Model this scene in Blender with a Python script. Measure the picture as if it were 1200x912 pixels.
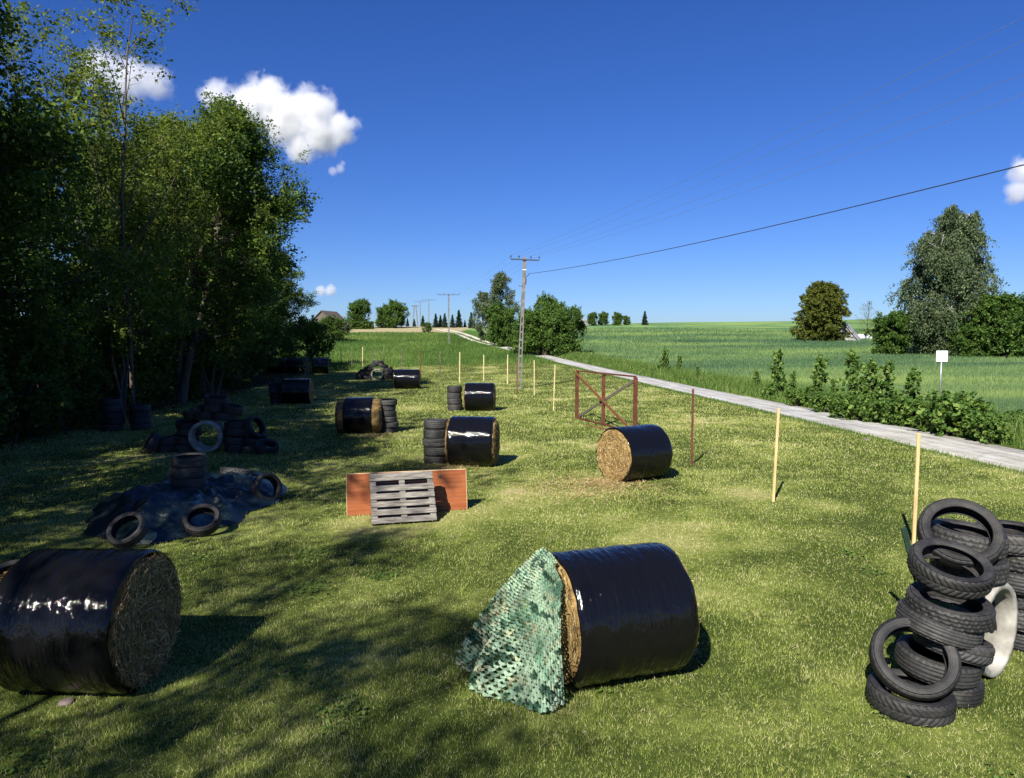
import bpy, bmesh, math, random
import numpy as np
from mathutils import Vector, Matrix, Euler

S = bpy.context.scene
for o in list(bpy.data.objects):
    bpy.data.objects.remove(o)
COL = S.collection
R = math.radians
rng = np.random.default_rng(11)
random.seed(5)

# ------------------------------------------------------------------ camera
F, CAMH, PITCH = 840.0, 2.9, R(3.8)          # focal length in photo pixels (1200 wide), eye height, tilt down
cd = bpy.data.cameras.new('camera')
cam = bpy.data.objects.new('camera', cd); COL.objects.link(cam)
cam.location = (0, 0, CAMH); cam.rotation_euler = (R(90) - PITCH, 0, 0)
cd.sensor_width = 36; cd.lens = 36 * F / 1200; cd.clip_end = 6000; cd.clip_start = 0.05
S.camera = cam

# ------------------------------------------------------------------ sky, sun, exposure
SUN_EL, SUN_AZ = R(40), R(24)                # shadows run 24 degrees to the right of straight ahead
w = bpy.data.worlds.new('World'); S.world = w; w.use_nodes = True
nt = w.node_tree
sky = nt.nodes.new('ShaderNodeTexSky'); sky.sky_type = 'NISHITA'; sky.sun_disc = False
sky.sun_elevation = SUN_EL; sky.sun_rotation = R(180) + SUN_AZ
sky.altitude = 300; sky.air_density = 1.0; sky.dust_density = 0.3; sky.ozone_density = 3.0
hs = nt.nodes.new('ShaderNodeHueSaturation'); hs.inputs['Saturation'].default_value = 1.22
hs.inputs['Hue'].default_value = 0.505
gm = nt.nodes.new('ShaderNodeGamma'); gm.inputs['Gamma'].default_value = 1.0
bg = nt.nodes['Background']; bg.inputs['Strength'].default_value = 0.056
tint = nt.nodes.new('ShaderNodeMix'); tint.data_type = 'RGBA'; tint.blend_type = 'MULTIPLY'; tint.inputs[0].default_value = 1
tint.inputs[7].default_value = (.47, .62, 1.0, 1)      # deep, clear, polarised looking blue
nt.links.new(sky.outputs[0], hs.inputs['Color']); nt.links.new(hs.outputs[0], tint.inputs[6]); nt.links.new(tint.outputs[2], gm.inputs['Color'])
nt.links.new(gm.outputs[0], bg.inputs['Color'])
sl = bpy.data.lights.new('sun', 'SUN'); sl.energy = 5.0; sl.angle = R(0.53); sl.color = (1.0, 0.95, 0.86)
sun = bpy.data.objects.new('sun', sl); COL.objects.link(sun)
sv = Vector((math.sin(SUN_AZ) * math.cos(SUN_EL), math.cos(SUN_AZ) * math.cos(SUN_EL), -math.sin(SUN_EL)))
sun.rotation_euler = sv.to_track_quat('-Z', 'Y').to_euler(); sun.location = (-20, -30, 40)
S.view_settings.view_transform = 'Standard'; S.view_settings.look = 'None'
S.view_settings.exposure = 1.1; S.view_settings.gamma = 1.0
S.render.engine = 'CYCLES'
S.cycles.use_denoising = True
S.cycles.max_bounces = 8; S.cycles.diffuse_bounces = 3; S.cycles.transmission_bounces = 4
S.cycles.transparent_max_bounces = 8; S.cycles.volume_bounces = 5
S.cycles.volume_max_steps = 512; S.cycles.volume_step_rate = .3
S.cycles.caustics_reflective = False; S.cycles.caustics_refractive = False

# ------------------------------------------------------------------ helpers
def tag(o, label=None, cat=None, group=None, kind=None):
    if label: o['label'] = label
    if cat: o['category'] = cat
    if group: o['group'] = group
    if kind: o['kind'] = kind
    return o

def link(o, parent=None):
    COL.objects.link(o)
    if parent is not None: o.parent = parent
    return o

def empty(name, loc=(0, 0, 0), rot=(0, 0, 0)):
    o = bpy.data.objects.new(name, None); o.empty_display_size = 0.2
    o.location = loc; o.rotation_euler = rot
    return link(o)

def mk(name, v, f, mat=None, parent=None, smooth=False, attrs=None, cols=None, fn=None):
    """v (N,3); f: (M,k) array or a list of such arrays / of tuples"""
    v = np.asarray(v, np.float32).reshape(-1, 3)
    me = bpy.data.meshes.new(name)
    if isinstance(f, np.ndarray): fs = [f]
    elif len(f) and isinstance(f[0], np.ndarray) and f[0].ndim == 2: fs = [a for a in f if len(a)]
    else: fs = None
    if fs is None:
        me.from_pydata(v.tolist(), [], [tuple(a) for a in f])
    else:
        tot = np.concatenate([np.full(len(a), a.shape[1], np.int32) for a in fs])
        idx = np.concatenate([a.ravel() for a in fs]).astype(np.int32)
        st = np.concatenate([[0], np.cumsum(tot)[:-1]]).astype(np.int32)
        me.vertices.add(len(v)); me.vertices.foreach_set('co', v.ravel())
        me.loops.add(len(idx)); me.loops.foreach_set('vertex_index', idx)
        me.polygons.add(len(tot)); me.polygons.foreach_set('loop_start', st)
        me.polygons.foreach_set('loop_total', tot)
    for k, a in (attrs or {}).items():
        at_ = me.attributes.new(k, 'FLOAT', 'POINT'); at_.data.foreach_set('value', np.asarray(a, np.float32))
    if cols is not None:
        at_ = me.attributes.new('col', 'FLOAT_COLOR', 'POINT')
        c = np.concatenate([np.asarray(cols, np.float32), np.ones((len(cols), 1), np.float32)], 1)
        at_.data.foreach_set('color', c.ravel())
    me.update(calc_edges=True)
    if smooth: me.polygons.foreach_set('use_smooth', np.ones(len(me.polygons), bool))
    if mat:
        for m in (mat if isinstance(mat, (list, tuple)) else [mat]): me.materials.append(m)
    o = bpy.data.objects.new(name, me)
    return link(o, parent)

class MB:
    def __init__(s): s.v = []; s.f = []; s.n = 0
    def add(s, v, f):
        v = np.asarray(v, float).reshape(-1, 3)
        s.v.append(v); s.f += [tuple(int(i) + s.n for i in q) for q in f]; s.n += len(v); return s
    def box(s, c, d, rot=None, taper=1.0):
        x, y, z = np.asarray(d, float) / 2
        p = np.array([(-x, -y, -z), (x, -y, -z), (x, y, -z), (-x, y, -z),
                      (-x * taper, -y * taper, z), (x * taper, -y * taper, z), (x * taper, y * taper, z), (-x * taper, y * taper, z)])
        if rot is not None: p = p @ np.array(Euler(rot).to_matrix()).T
        return s.add(p + np.asarray(c), [(0, 3, 2, 1), (4, 5, 6, 7), (0, 1, 5, 4), (1, 2, 6, 5), (2, 3, 7, 6), (3, 0, 4, 7)])
    def bar(s, a, b, wd, hd=None, up=(0, 0, 1)):
        a, b = Vector(a), Vector(b); d = b - a; L = d.length; d.normalize()
        u = Vector(up)
        if abs(u.dot(d)) > .95: u = Vector((0, 1, 0))
        x = d.cross(u).normalized(); y = x.cross(d)
        hd = hd or wd
        P = []
        for e in (a, b):
            for i, j in ((-1, -1), (1, -1), (1, 1), (-1, 1)): P.append(e + x * (i * wd / 2) + y * (j * hd / 2))
        return s.add([tuple(p) for p in P], [(3, 2, 1, 0), (4, 5, 6, 7), (0, 1, 5, 4), (1, 2, 6, 5), (2, 3, 7, 6), (3, 0, 4, 7)])
    def tube(s, pts, rad, n=8, cap=True):
        v, f = tube_np(np.asarray(pts, float), np.broadcast_to(rad, len(pts)), n)
        s.add(v, f.tolist())
        if cap:
            s.f.append(tuple(s.n - n + i for i in range(n))); s.f.append(tuple(s.n - len(v) + n - 1 - i for i in range(n)))
        return s
    def build(s, name, mat, parent=None, smooth=False, bevel=0):
        o = mk(name, np.concatenate(s.v), s.f, mat, parent, smooth)
        if bevel:
            m = o.modifiers.new('b', 'BEVEL'); m.width = bevel; m.segments = 1
        return o

def tube_np(p, r, n):
    t = np.gradient(p, axis=0); t /= np.linalg.norm(t, axis=1)[:, None] + 1e-9
    ref = np.where(np.abs(t[:, 2:3]) > .9, np.array([[1., 0, 0]]), np.array([[0, 0, 1.]]))
    a = np.cross(t, ref); a /= np.linalg.norm(a, axis=1)[:, None] + 1e-9
    b = np.cross(t, a)
    th = np.arange(n) * 2 * np.pi / n
    v = p[:, None] + r[:, None, None] * (a[:, None] * np.cos(th)[None, :, None] + b[:, None] * np.sin(th)[None, :, None])
    i = np.arange(len(p) - 1)[:, None] * n; j = np.arange(n)[None]
    f = np.stack([i + j, i + (j + 1) % n, i + n + (j + 1) % n, i + n + j], -1).reshape(-1, 4)
    return v.reshape(-1, 3), f

def lattice(ix, iy, seed):
    h = (ix.astype(np.int64) * 374761393 + iy.astype(np.int64) * 668265263 + seed * 1442695041) & 0xffffffff
    h = ((h ^ (h >> 13)) * 1274126177) & 0xffffffff
    return ((h ^ (h >> 16)) & 0xffff) / 65535.0
def vn(x, y, sc=1.0, seed=1):
    x = np.asarray(x, float) * sc; y = np.asarray(y, float) * sc
    ix, iy = np.floor(x), np.floor(y); fx, fy = x - ix, y - iy
    fx = fx * fx * (3 - 2 * fx); fy = fy * fy * (3 - 2 * fy)
    a, b = lattice(ix, iy, seed), lattice(ix + 1, iy, seed); c, d = lattice(ix, iy + 1, seed), lattice(ix + 1, iy + 1, seed)
    return (a * (1 - fx) + b * fx) * (1 - fy) + (c * (1 - fx) + d * fx) * fy
def fbm(x, y, sc=1.0, seed=1, o=4):
    s = 0; a = .5; t = 0
    for k in range(o): s = s + a * vn(x, y, sc * 2 ** k, seed + k * 7); t += a; a *= .55
    return s / t
def sstep(x, a, b):
    t = np.clip((np.asarray(x, float) - a) / (b - a), 0, 1); return t * t * (3 - 2 * t)

# ------------------------------------------------------------------ terrain
def hgt(x, y):
    x = np.asarray(x, float); y = np.asarray(y, float)
    d = np.clip(y - 38, 0, None)
    k = .062
    h = np.where(d < 74, k / 148 * d * d, k * 37 + k * (d - 74))
    crest = 172 + 30 * sstep(x, -10, 60) + 40 * sstep(x, 60, 160)
    over = np.clip(y - crest, 0, None)
    h = h - np.where(over > 0, k * over * sstep(over, 0, 60) * 1.0 + .0 * over, 0) - .02 * np.clip(over - 60, 0, None)
    h = h + .12 * (vn(x, y, .03, 3) - .5) * sstep(y, 45, 90) * 4
    return h
def project_ray(px, py):
    a = (px - 600) / F; b = (456 - py) / F
    cp, sp = math.cos(PITCH), math.sin(PITCH)
    return np.array([a, cp + b * sp, -sp + b * cp])
def at(px, py):
    """point of the ground seen at that place of the photograph"""
    d = project_ray(px, py); t = np.linspace(1, 320, 32000)
    p = d[None] * t[:, None] + np.array([0, 0, CAMH])
    k = np.argmax(p[:, 2] < hgt(p[:, 0], p[:, 1]))
    if k == 0: k = len(t) - 1
    x, y = p[k, 0], p[k, 1]
    return float(x), float(y), float(hgt(x, y))
def G(x, y): return (x, y, float(hgt(x, y)))

ROADPX = [(1430, 590), (1200, 541), (1030, 503), (860, 467.5), (750, 444), (690, 430.5), (640, 418), (600, 409.5), (575, 403.5), (558, 399), (546, 393.5), (532, 389), (515, 385.5)]
rp = np.array([at(*p)[:2] for p in ROADPX])
rp = np.concatenate([[rp[0] + (rp[0] - rp[1]) * 3], rp])
def resample(p, step):
    s = np.concatenate([[0], np.cumsum(np.linalg.norm(np.diff(p, axis=0), axis=1))])
    t = np.arange(0, s[-1], step)
    q = np.stack([np.interp(t, s, p[:, 0]), np.interp(t, s, p[:, 1])], 1)
    for _ in range(30):
        q[1:-1] = q[1:-1] * .5 + (q[2:] + q[:-2]) * .25
    return q
rc = resample(rp, 1.0)
rtan = np.gradient(rc, axis=0); rtan /= np.linalg.norm(rtan, axis=1)[:, None]
rnor = np.stack([rtan[:, 1], -rtan[:, 0]], 1)      # to the right when driving away
def road_d(x, y):
    x = np.asarray(x, float); y = np.asarray(y, float)
    xr = np.interp(y, rc[:, 1], rc[:, 0]); tx = np.interp(y, rc[:, 1], rtan[:, 1])
    return (x - xr) * tx                            # signed distance, right of the road positive
HALF = 1.2
def treeline(y): return np.interp(y, [-30, -8, 5, 15, 35, 70, 100], [-7, -9, -12, -13.5, -15.5, -17.5, -27])

# ------------------------------------------------------------------ materials
def newmat(name):
    m = bpy.data.materials.new(name); m.use_nodes = True
    return m, m.node_tree, m.node_tree.nodes['Principled BSDF']
def N(t, ty, **kw):
    n = t.nodes.new(ty)
    for k, v in kw.items():
        if k in n.inputs: n.inputs[k].default_value = v
        else: setattr(n, k, v)
    return n
def ramp(t, fac, stops):
    n = t.nodes.new('ShaderNodeValToRGB'); e = n.color_ramp.elements
    while len(e) < len(stops): e.new(.5)
    for i, (p, c) in enumerate(stops):
        e[i].position = p; e[i].color = (*c, 1)
    t.links.new(fac, n.inputs[0]); return n
def noise(t, sc, det=4, vec=None, rough=.55):
    n = t.nodes.new('ShaderNodeTexNoise'); n.inputs['Scale'].default_value = sc; n.inputs['Detail'].default_value = det
    n.inputs['Roughness'].default_value = rough
    if vec is not None: t.links.new(vec, n.inputs['Vector'])
    return n
def coord(t, kind='Object', scale=None):
    c = t.nodes.new('ShaderNodeTexCoord'); out = c.outputs[kind]
    if scale is not None:
        mp = t.nodes.new('ShaderNodeMapping'); mp.inputs['Scale'].default_value = scale
        t.links.new(out, mp.inputs['Vector']); out = mp.outputs[0]
    return out
def bump(t, b, h, strength=.3, dist=.02):
    n = t.nodes.new('ShaderNodeBump'); n.inputs['Strength'].default_value = strength; n.inputs['Distance'].default_value = dist
    t.links.new(h, n.inputs['Height']); t.links.new(n.outputs[0], b.inputs['Normal']); return n
def attr(t, name):
    n = t.nodes.new('ShaderNodeAttribute'); n.attribute_name = name; return n

def simple(name, stops, sc=8, rough=.8, bs=.3, bd=.01, scale=None, spec=.3, metal=0, det=5):
    m, t, b = newmat(name)
    v = coord(t, 'Object', scale)
    n = noise(t, sc, det, v)
    r = ramp(t, n.outputs[0], stops); t.links.new(r.outputs[0], b.inputs['Base Color'])
    b.inputs['Roughness'].default_value = rough; b.inputs['Specular IOR Level'].default_value = spec
    b.inputs['Metallic'].default_value = metal
    if bs: bump(t, b, n.outputs[0], bs, bd)
    return m

def leafmat(name, stops, transl=.35, rough=.6):
    m = bpy.data.materials.new(name); m.use_nodes = True; t = m.node_tree; t.nodes.clear()
    a = attr(t, 'tone'); r = ramp(t, a.outputs['Fac'], stops)
    d = N(t, 'ShaderNodeBsdfPrincipled'); d.inputs['Roughness'].default_value = rough; d.inputs['Specular IOR Level'].default_value = .25
    tr = N(t, 'ShaderNodeBsdfTranslucent'); mx = N(t, 'ShaderNodeMixShader'); mx.inputs[0].default_value = transl
    hv = N(t, 'ShaderNodeHueSaturation'); hv.inputs['Hue'].default_value = .485; hv.inputs['Saturation'].default_value = 1.1; hv.inputs['Value'].default_value = 1.15
    o = N(t, 'ShaderNodeOutputMaterial')
    t.links.new(r.outputs[0], d.inputs['Base Color']); t.links.new(r.outputs[0], hv.inputs['Color']); t.links.new(hv.outputs[0], tr.inputs['Color'])
    t.links.new(d.outputs[0], mx.inputs[1]); t.links.new(tr.outputs[0], mx.inputs[2]); t.links.new(mx.outputs[0], o.inputs[0])
    return m

M = {}
# ground: zones come from attributes on the ground sheet
def ground_mat():
    m, t, b = newmat('ground_soil_and_turf')
    v = coord(t, 'Object')
    n1 = noise(t, 9, 6, v, .65); n2 = noise(t, .9, 4, v)
    dry = attr(t, 'dry')
    mixf = N(t, 'ShaderNodeMath', operation='MULTIPLY_ADD'); mixf.inputs[1].default_value = .8; t.links.new(n1.outputs[0], mixf.inputs[0])
    sub = N(t, 'ShaderNodeMath', operation='SUBTRACT'); t.links.new(dry.outputs['Fac'], sub.inputs[0]); sub.inputs[1].default_value = .4
    t.links.new(sub.outputs[0], mixf.inputs[2])
    turf = ramp(t, mixf.outputs[0], [(.12, (.040, .056, .012)), (.4, (.115, .142, .03)), (.62, (.20, .205, .065)), (.85, (.31, .265, .13))])
    med = ramp(t, n1.outputs[0], [(.3, (.03, .075, .012)), (.7, (.075, .15, .022))])
    # cereal rows
    vr = coord(t, 'Object', (.045, .13, .1)); n3 = noise(t, 1.6, 4, vr)
    cer = ramp(t, n3.outputs[0], [(.38, (.055, .12, .055)), (.5, (.115, .195, .07)), (.62, (.19, .27, .08))])
    # young crop rows with bare soil between
    wv = N(t, 'ShaderNodeTexWave'); wv.inputs['Scale'].default_value = .30; wv.inputs['Distortion'].default_value = 1.2
    wv.inputs['Detail'].default_value = 2; mp = N(t, 'ShaderNodeMapping'); mp.inputs['Rotation'].default_value = (0, 0, R(20))
    t.links.new(v, mp.inputs[0]); t.links.new(mp.outputs[0], wv.inputs[0])
    plo = ramp(t, wv.outputs[0], [(.25, (.13, .15, .06)), (.5, (.40, .32, .20))])
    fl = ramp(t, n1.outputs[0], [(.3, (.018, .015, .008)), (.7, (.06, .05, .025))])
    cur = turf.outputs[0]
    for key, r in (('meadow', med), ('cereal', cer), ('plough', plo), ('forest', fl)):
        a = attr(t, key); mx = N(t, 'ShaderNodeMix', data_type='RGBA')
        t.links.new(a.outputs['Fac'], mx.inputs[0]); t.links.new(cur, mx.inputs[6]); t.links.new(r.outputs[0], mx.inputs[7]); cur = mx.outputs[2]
    t.links.new(cur, b.inputs['Base Color']); b.inputs['Roughness'].default_value = .95; b.inputs['Specular IOR Level'].default_value = .05
    bump(t, b, n1.outputs[0], .6, .03)
    return m
M['ground'] = ground_mat()
M['grass'] = leafmat('grass_blades', [(0, (.078, .125, .020)), (.3, (.238, .305, .056)), (.55, (.40, .435, .12)), (.8, (.53, .50, .225)), (1, (.64, .58, .36))], .35)
M['tallgrass'] = leafmat('tall_grass', [(0, (.035, .08, .016)), (.5, (.09, .165, .03)), (.85, (.19, .25, .06)), (1, (.33, .31, .12))], .35)
M['cereal'] = leafmat('young_cereal', [(0, (.055, .115, .06)), (.45, (.13, .215, .08)), (1, (.26, .34, .10))], .35)
M['leaf_dark'] = leafmat('leaf_dark_green', [(0, (.028, .062, .014)), (.5, (.07, .128, .025)), (.8, (.16, .215, .036)), (1, (.28, .31, .055))], .42)
M['leaf_mid'] = leafmat('leaf_mid_green', [(0, (.03, .07, .014)), (.5, (.075, .145, .025)), (1, (.19, .27, .05))], .38)
M['leaf_maple'] = leafmat('leaf_young_maple', [(0, (.045, .10, .02)), (.5, (.11, .20, .04)), (1, (.27, .35, .08))], .42)
M['leaf_olive'] = leafmat('leaf_olive', [(0, (.055, .068, .012)), (.5, (.12, .145, .024)), (1, (.24, .25, .05))], .4)
M['leaf_birch'] = leafmat('leaf_birch', [(0, (.04, .065, .03)), (.5, (.10, .14, .062)), (1, (.21, .25, .12))], .35)
M['leaf_ash'] = leafmat('leaf_ash', [(0, (.055, .10, .018)), (.5, (.125, .18, .032)), (1, (.28, .32, .06))], .48)
M['needle'] = leafmat('needles', [(0, (.008, .02, .01)), (.6, (.02, .04, .02)), (1, (.04, .065, .03))], .1)
M['bark'] = simple('bark', [(.3, (.035, .028, .02)), (.7, (.12, .10, .08))], 6, .9, .6, .03, (1, 1, .25))
M['bark_pale'] = simple('bark_pale', [(.3, (.10, .09, .07)), (.7, (.26, .24, .2))], 7, .9, .5, .03, (1, 1, .3))
M['birchbark'] = simple('birch_bark', [(.38, (.05, .045, .04)), (.5, (.5, .48, .44)), (.8, (.62, .6, .56))], 5, .8, .3, .02, (1, 1, 3))

def road_mat():
    m, t, b = newmat('road_surface')
    a = attr(t, 'along'); v = coord(t, 'Object'); n = noise(t, 14, 6, v, .7); n2 = noise(t, 1.1, 3, v)
    s = attr(t, 'across')
    asph = ramp(t, n.outputs[0], [(.3, (.33, .33, .32)), (.7, (.49, .485, .475))])
    conc = ramp(t, n.outputs[0], [(.3, (.34, .33, .30)), (.7, (.5, .49, .45))])
    grav = ramp(t, n.outputs[0], [(.3, (.45, .42, .36)), (.7, (.66, .63, .56))])
    c = asph.outputs[0]
    mr = N(t, 'ShaderNodeMapRange'); mr.inputs[1].default_value = 27.2; mr.inputs[2].default_value = 27.0   # slab in front, asphalt behind
    t.links.new(a.outputs['Fac'], mr.inputs[0])
    mx = N(t, 'ShaderNodeMix', data_type='RGBA'); t.links.new(mr.outputs[0], mx.inputs[0]); t.links.new(c, mx.inputs[6]); t.links.new(conc.outputs[0], mx.inputs[7])
    mr2 = N(t, 'ShaderNodeMapRange'); mr2.inputs[1].default_value = 96; mr2.inputs[2].default_value = 118
    t.links.new(a.outputs['Fac'], mr2.inputs[0])
    mx2 = N(t, 'ShaderNodeMix', data_type='RGBA'); t.links.new(mr2.outputs[0], mx2.inputs[0]); t.links.new(mx.outputs[2], mx2.inputs[6]); t.links.new(grav.outputs[0], mx2.inputs[7])
    # wheel tracks and worn dirt
    ds = ramp(t, n2.outputs[0], [(.35, (.72, .70, .66)), (.6, (1, 1, 1))])
    ml = N(t, 'ShaderNodeMix', data_type='RGBA', blend_type='MULTIPLY'); ml.inputs[0].default_value = .8
    t.links.new(mx2.outputs[2], ml.inputs[6]); t.links.new(ds.outputs[0], ml.inputs[7])
    cb2 = N(t, 'ShaderNodeCombineXYZ'); t.links.new(s.outputs['Fac'], cb2.inputs[0]); al2 = N(t, 'ShaderNodeMath', operation='MULTIPLY'); al2.inputs[1].default_value = .05; t.links.new(a.outputs['Fac'], al2.inputs[0]); t.links.new(al2.outputs[0], cb2.inputs[1])
    n5 = noise(t, 3.4, 4, cb2.outputs[0], .6); tr5 = ramp(t, n5.outputs[0], [(.36, (.62, .61, .58)), (.56, (1, 1, 1))])
    vo = N(t, 'ShaderNodeTexVoronoi', feature='DISTANCE_TO_EDGE'); vo.inputs['Scale'].default_value = .22; t.links.new(v, vo.inputs['Vector']); cr5 = ramp(t, vo.outputs['Distance'], [(.006, (.45, .44, .42)), (.016, (1, 1, 1))])
    m5 = N(t, 'ShaderNodeMix', data_type='RGBA', blend_type='MULTIPLY'); m5.inputs[0].default_value = .9; t.links.new(ml.outputs[2], m5.inputs[6]); t.links.new(tr5.outputs[0], m5.inputs[7])
    m6 = N(t, 'ShaderNodeMix', data_type='RGBA', blend_type='MULTIPLY'); m6.inputs[0].default_value = .35; t.links.new(m5.outputs[2], m6.inputs[6]); t.links.new(cr5.outputs[0], m6.inputs[7])
    t.links.new(m6.outputs[2], b.inputs['Base Color']); b.inputs['Roughness'].default_value = .9; b.inputs['Specular IOR Level'].default_value = .15
    bump(t, b, n.outputs[0], .4, .01)
    return m
M['road'] = road_mat()

def wrap_mat():
    m, t, b = newmat('black_stretch_film')
    v1 = coord(t, 'Object', (15, 1.5, 1.5)); n1 = noise(t, 1.6, 4, v1, .55)
    v2 = coord(t, 'Object', (5, 2.2, 2.2)); n2 = noise(t, 1.5, 3, v2)
    ad = N(t, 'ShaderNodeMath', operation='MULTIPLY_ADD'); ad.inputs[1].default_value = .75
    t.links.new(n1.outputs[0], ad.inputs[0]); t.links.new(n2.outputs[0], ad.inputs[2])
    b.inputs['Base Color'].default_value = (.004, .004, .005, 1)
    rr = N(t, 'ShaderNodeMapRange'); rr.inputs[3].default_value = .025; rr.inputs[4].default_value = .09; t.links.new(n2.outputs[0], rr.inputs[0])
    t.links.new(rr.outputs[0], b.inputs['Roughness']); b.inputs['Specular IOR Level'].default_value = .33
    n3 = noise(t, 60, 2, coord(t, 'Object', (1.6, .7, .7)))
    n4 = noise(t, 11, 3, coord(t, 'Object', (1.5, 1, 1)), .5); ad3 = N(t, 'ShaderNodeMath', operation='MULTIPLY_ADD'); ad3.inputs[1].default_value = .42
    t.links.new(n4.outputs[0], ad3.inputs[0]); t.links.new(ad.outputs[0], ad3.inputs[2]); ad = ad3
    ad2 = N(t, 'ShaderNodeMath', operation='MULTIPLY_ADD'); ad2.inputs[1].default_value = .02
    t.links.new(n3.outputs[0], ad2.inputs[0]); t.links.new(ad.outputs[0], ad2.inputs[2])
    bump(t, b, ad2.outputs[0], .85, .024)
    return m
M['wrap'] = wrap_mat()
def straw_mat():
    m, t, b = newmat('straw')
    a = attr(t, 'tone'); r = ramp(t, a.outputs['Fac'], [(0, (.06, .036, .014)), (.4, (.22, .14, .05)), (.75, (.42, .29, .11)), (1, (.60, .47, .24))])
    n = noise(t, 40, 5, coord(t, 'Object')); ds = ramp(t, n.outputs[0], [(.3, (.55, .5, .45)), (.65, (1, 1, 1))])
    ml = N(t, 'ShaderNodeMix', data_type='RGBA', blend_type='MULTIPLY'); ml.inputs[0].default_value = 1
    t.links.new(r.outputs[0], ml.inputs[6]); t.links.new(ds.outputs[0], ml.inputs[7]); t.links.new(ml.outputs[2], b.inputs['Base Color'])
    b.inputs['Roughness'].default_value = .75; b.inputs['Specular IOR Level'].default_value = .25
    bump(t, b, n.outputs[0], .8, .02)
    return m
M['straw'] = straw_mat()
def rubber(name, lo, hi, sc):
    m, t, b = newmat(name)
    v = coord(t, 'Object'); n = noise(t, sc, 6, v, .65); n2 = noise(t, 2.2, 3, v)
    mu = N(t, 'ShaderNodeMath', operation='MULTIPLY'); t.links.new(n.outputs[0], mu.inputs[0]); t.links.new(n2.outputs[0], mu.inputs[1])
    r = ramp(t, mu.outputs[0], [(.14, lo), (.42, hi)])
    oi = N(t, 'ShaderNodeObjectInfo'); mr = N(t, 'ShaderNodeMapRange'); mr.inputs[3].default_value = .65; mr.inputs[4].default_value = 1.7; t.links.new(oi.outputs['Random'], mr.inputs[0])
    hv = N(t, 'ShaderNodeHueSaturation'); t.links.new(mr.outputs[0], hv.inputs['Value']); t.links.new(r.outputs[0], hv.inputs['Color'])
    dn = noise(t, 5, 5, v, .7); df = ramp(t, dn.outputs[0], [(.55, (0, 0, 0)), (.78, (.55, .55, .55))])
    dm = N(t, 'ShaderNodeMix', data_type='RGBA'); t.links.new(df.outputs[0], dm.inputs[0]); t.links.new(hv.outputs[0], dm.inputs[6]); dm.inputs[7].default_value = (.075, .068, .056, 1)
    t.links.new(dm.outputs[2], b.inputs['Base Color'])
    b.inputs['Roughness'].default_value = .62; b.inputs['Specular IOR Level'].default_value = .35
    mpz = N(t, 'ShaderNodeMapping'); mpz.inputs['Scale'].default_value = (1, 1, 0); t.links.new(v, mpz.inputs[0])
    ln = N(t, 'ShaderNodeVectorMath', operation='LENGTH'); t.links.new(mpz.outputs[0], ln.inputs[0])
    sn = N(t, 'ShaderNodeMath', operation='SINE'); ml_ = N(t, 'ShaderNodeMath', operation='MULTIPLY'); ml_.inputs[1].default_value = 520; t.links.new(ln.outputs['Value'], ml_.inputs[0]); t.links.new(ml_.outputs[0], sn.inputs[0])
    ba = N(t, 'ShaderNodeMath', operation='MULTIPLY_ADD'); ba.inputs[1].default_value = .22; t.links.new(sn.outputs[0], ba.inputs[0]); t.links.new(n.outputs[0], ba.inputs[2])
    bump(t, b, ba.outputs[0], .45, .004)
    return m
M['tread'] = rubber('rubber_tread', (.010, .010, .011), (.040, .039, .037), 22)
M['sidewall'] = rubber('rubber_sidewall', (.008, .008, .009), (.034, .032, .031), 14)
M['concrete'] = simple('concrete', [(.3, (.15, .14, .12)), (.5, (.25, .24, .21)), (.7, (.38, .37, .33))], 5, .9, .5, .01)
M['poleconc'] = simple('pole_concrete', [(.3, (.09, .087, .08)), (.7, (.19, .18, .17))], 6, .9, .4, .01)
M['steel'] = simple('dark_steel', [(.3, (.03, .035, .05)), (.7, (.06, .065, .08))], 9, .5, .1, .003, metal=.3)
M['galv'] = simple('galvanised', [(.3, (.25, .26, .28)), (.7, (.4, .41, .43))], 12, .45, .1, .002, metal=.6)
M['white'] = simple('white_enamel', [(.3, (.74, .75, .75)), (.7, (.82, .82, .82))], 4, .45, .05, .002)
M['porc'] = simple('insulator_porcelain', [(.3, (.05, .06, .10)), (.7, (.09, .10, .15))], 9, .25, 0)
M['wood_new'] = simple('pale_timber', [(.3, (.42, .27, .11)), (.6, (.56, .40, .20)), (.8, (.62, .47, .27))], 4, .8, .35, .004, (6, 6, .6))
M['wood_yel'] = simple('yellow_timber', [(.3, (.32, .27, .13)), (.55, (.47, .41, .21)), (.75, (.58, .52, .30))], 4, .8, .3, .004, (6, 6, .6))
M['wood_dark'] = simple('weathered_stake', [(.3, (.05, .045, .04)), (.7, (.14, .12, .09))], 4, .9, .4, .004, (6, 6, .6))
M['rust'] = simple('rust_brown_paint', [(.3, (.06, .02, .013)), (.55, (.105, .033, .02)), (.8, (.16, .06, .034))], 7, .75, .3, .004)
M['rust2'] = simple('rust_orange_angle', [(.3, (.10, .036, .018)), (.7, (.18, .072, .034))], 9, .8, .3, .004)
M['ply'] = simple('red_brown_plywood', [(.3, (.19, .05, .016)), (.55, (.26, .08, .026)), (.8, (.33, .115, .045))], 2.2, .5, .2, .004, (.6, 3, 9))
M['plyedge'] = simple('plywood_edge', [(.3, (.42, .28, .14)), (.7, (.6, .45, .27))], 6, .8, .2, .003, (1, 20, 1))
M['pallet'] = simple('weathered_pallet', [(.3, (.055, .048, .042)), (.5, (.155, .14, .122)), (.75, (.30, .275, .24))], 3.2, .85, .5, .006, (1.2, 9, 9))
M['pallet_dk'] = simple('pallet_block', [(.3, (.06, .05, .042)), (.7, (.16, .14, .12))], 4, .9, .4, .006)
M['stone'] = simple('pink_grey_stone', [(.3, (.08, .062, .06)), (.7, (.16, .125, .12))], 6, .9, .5, .01)
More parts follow.
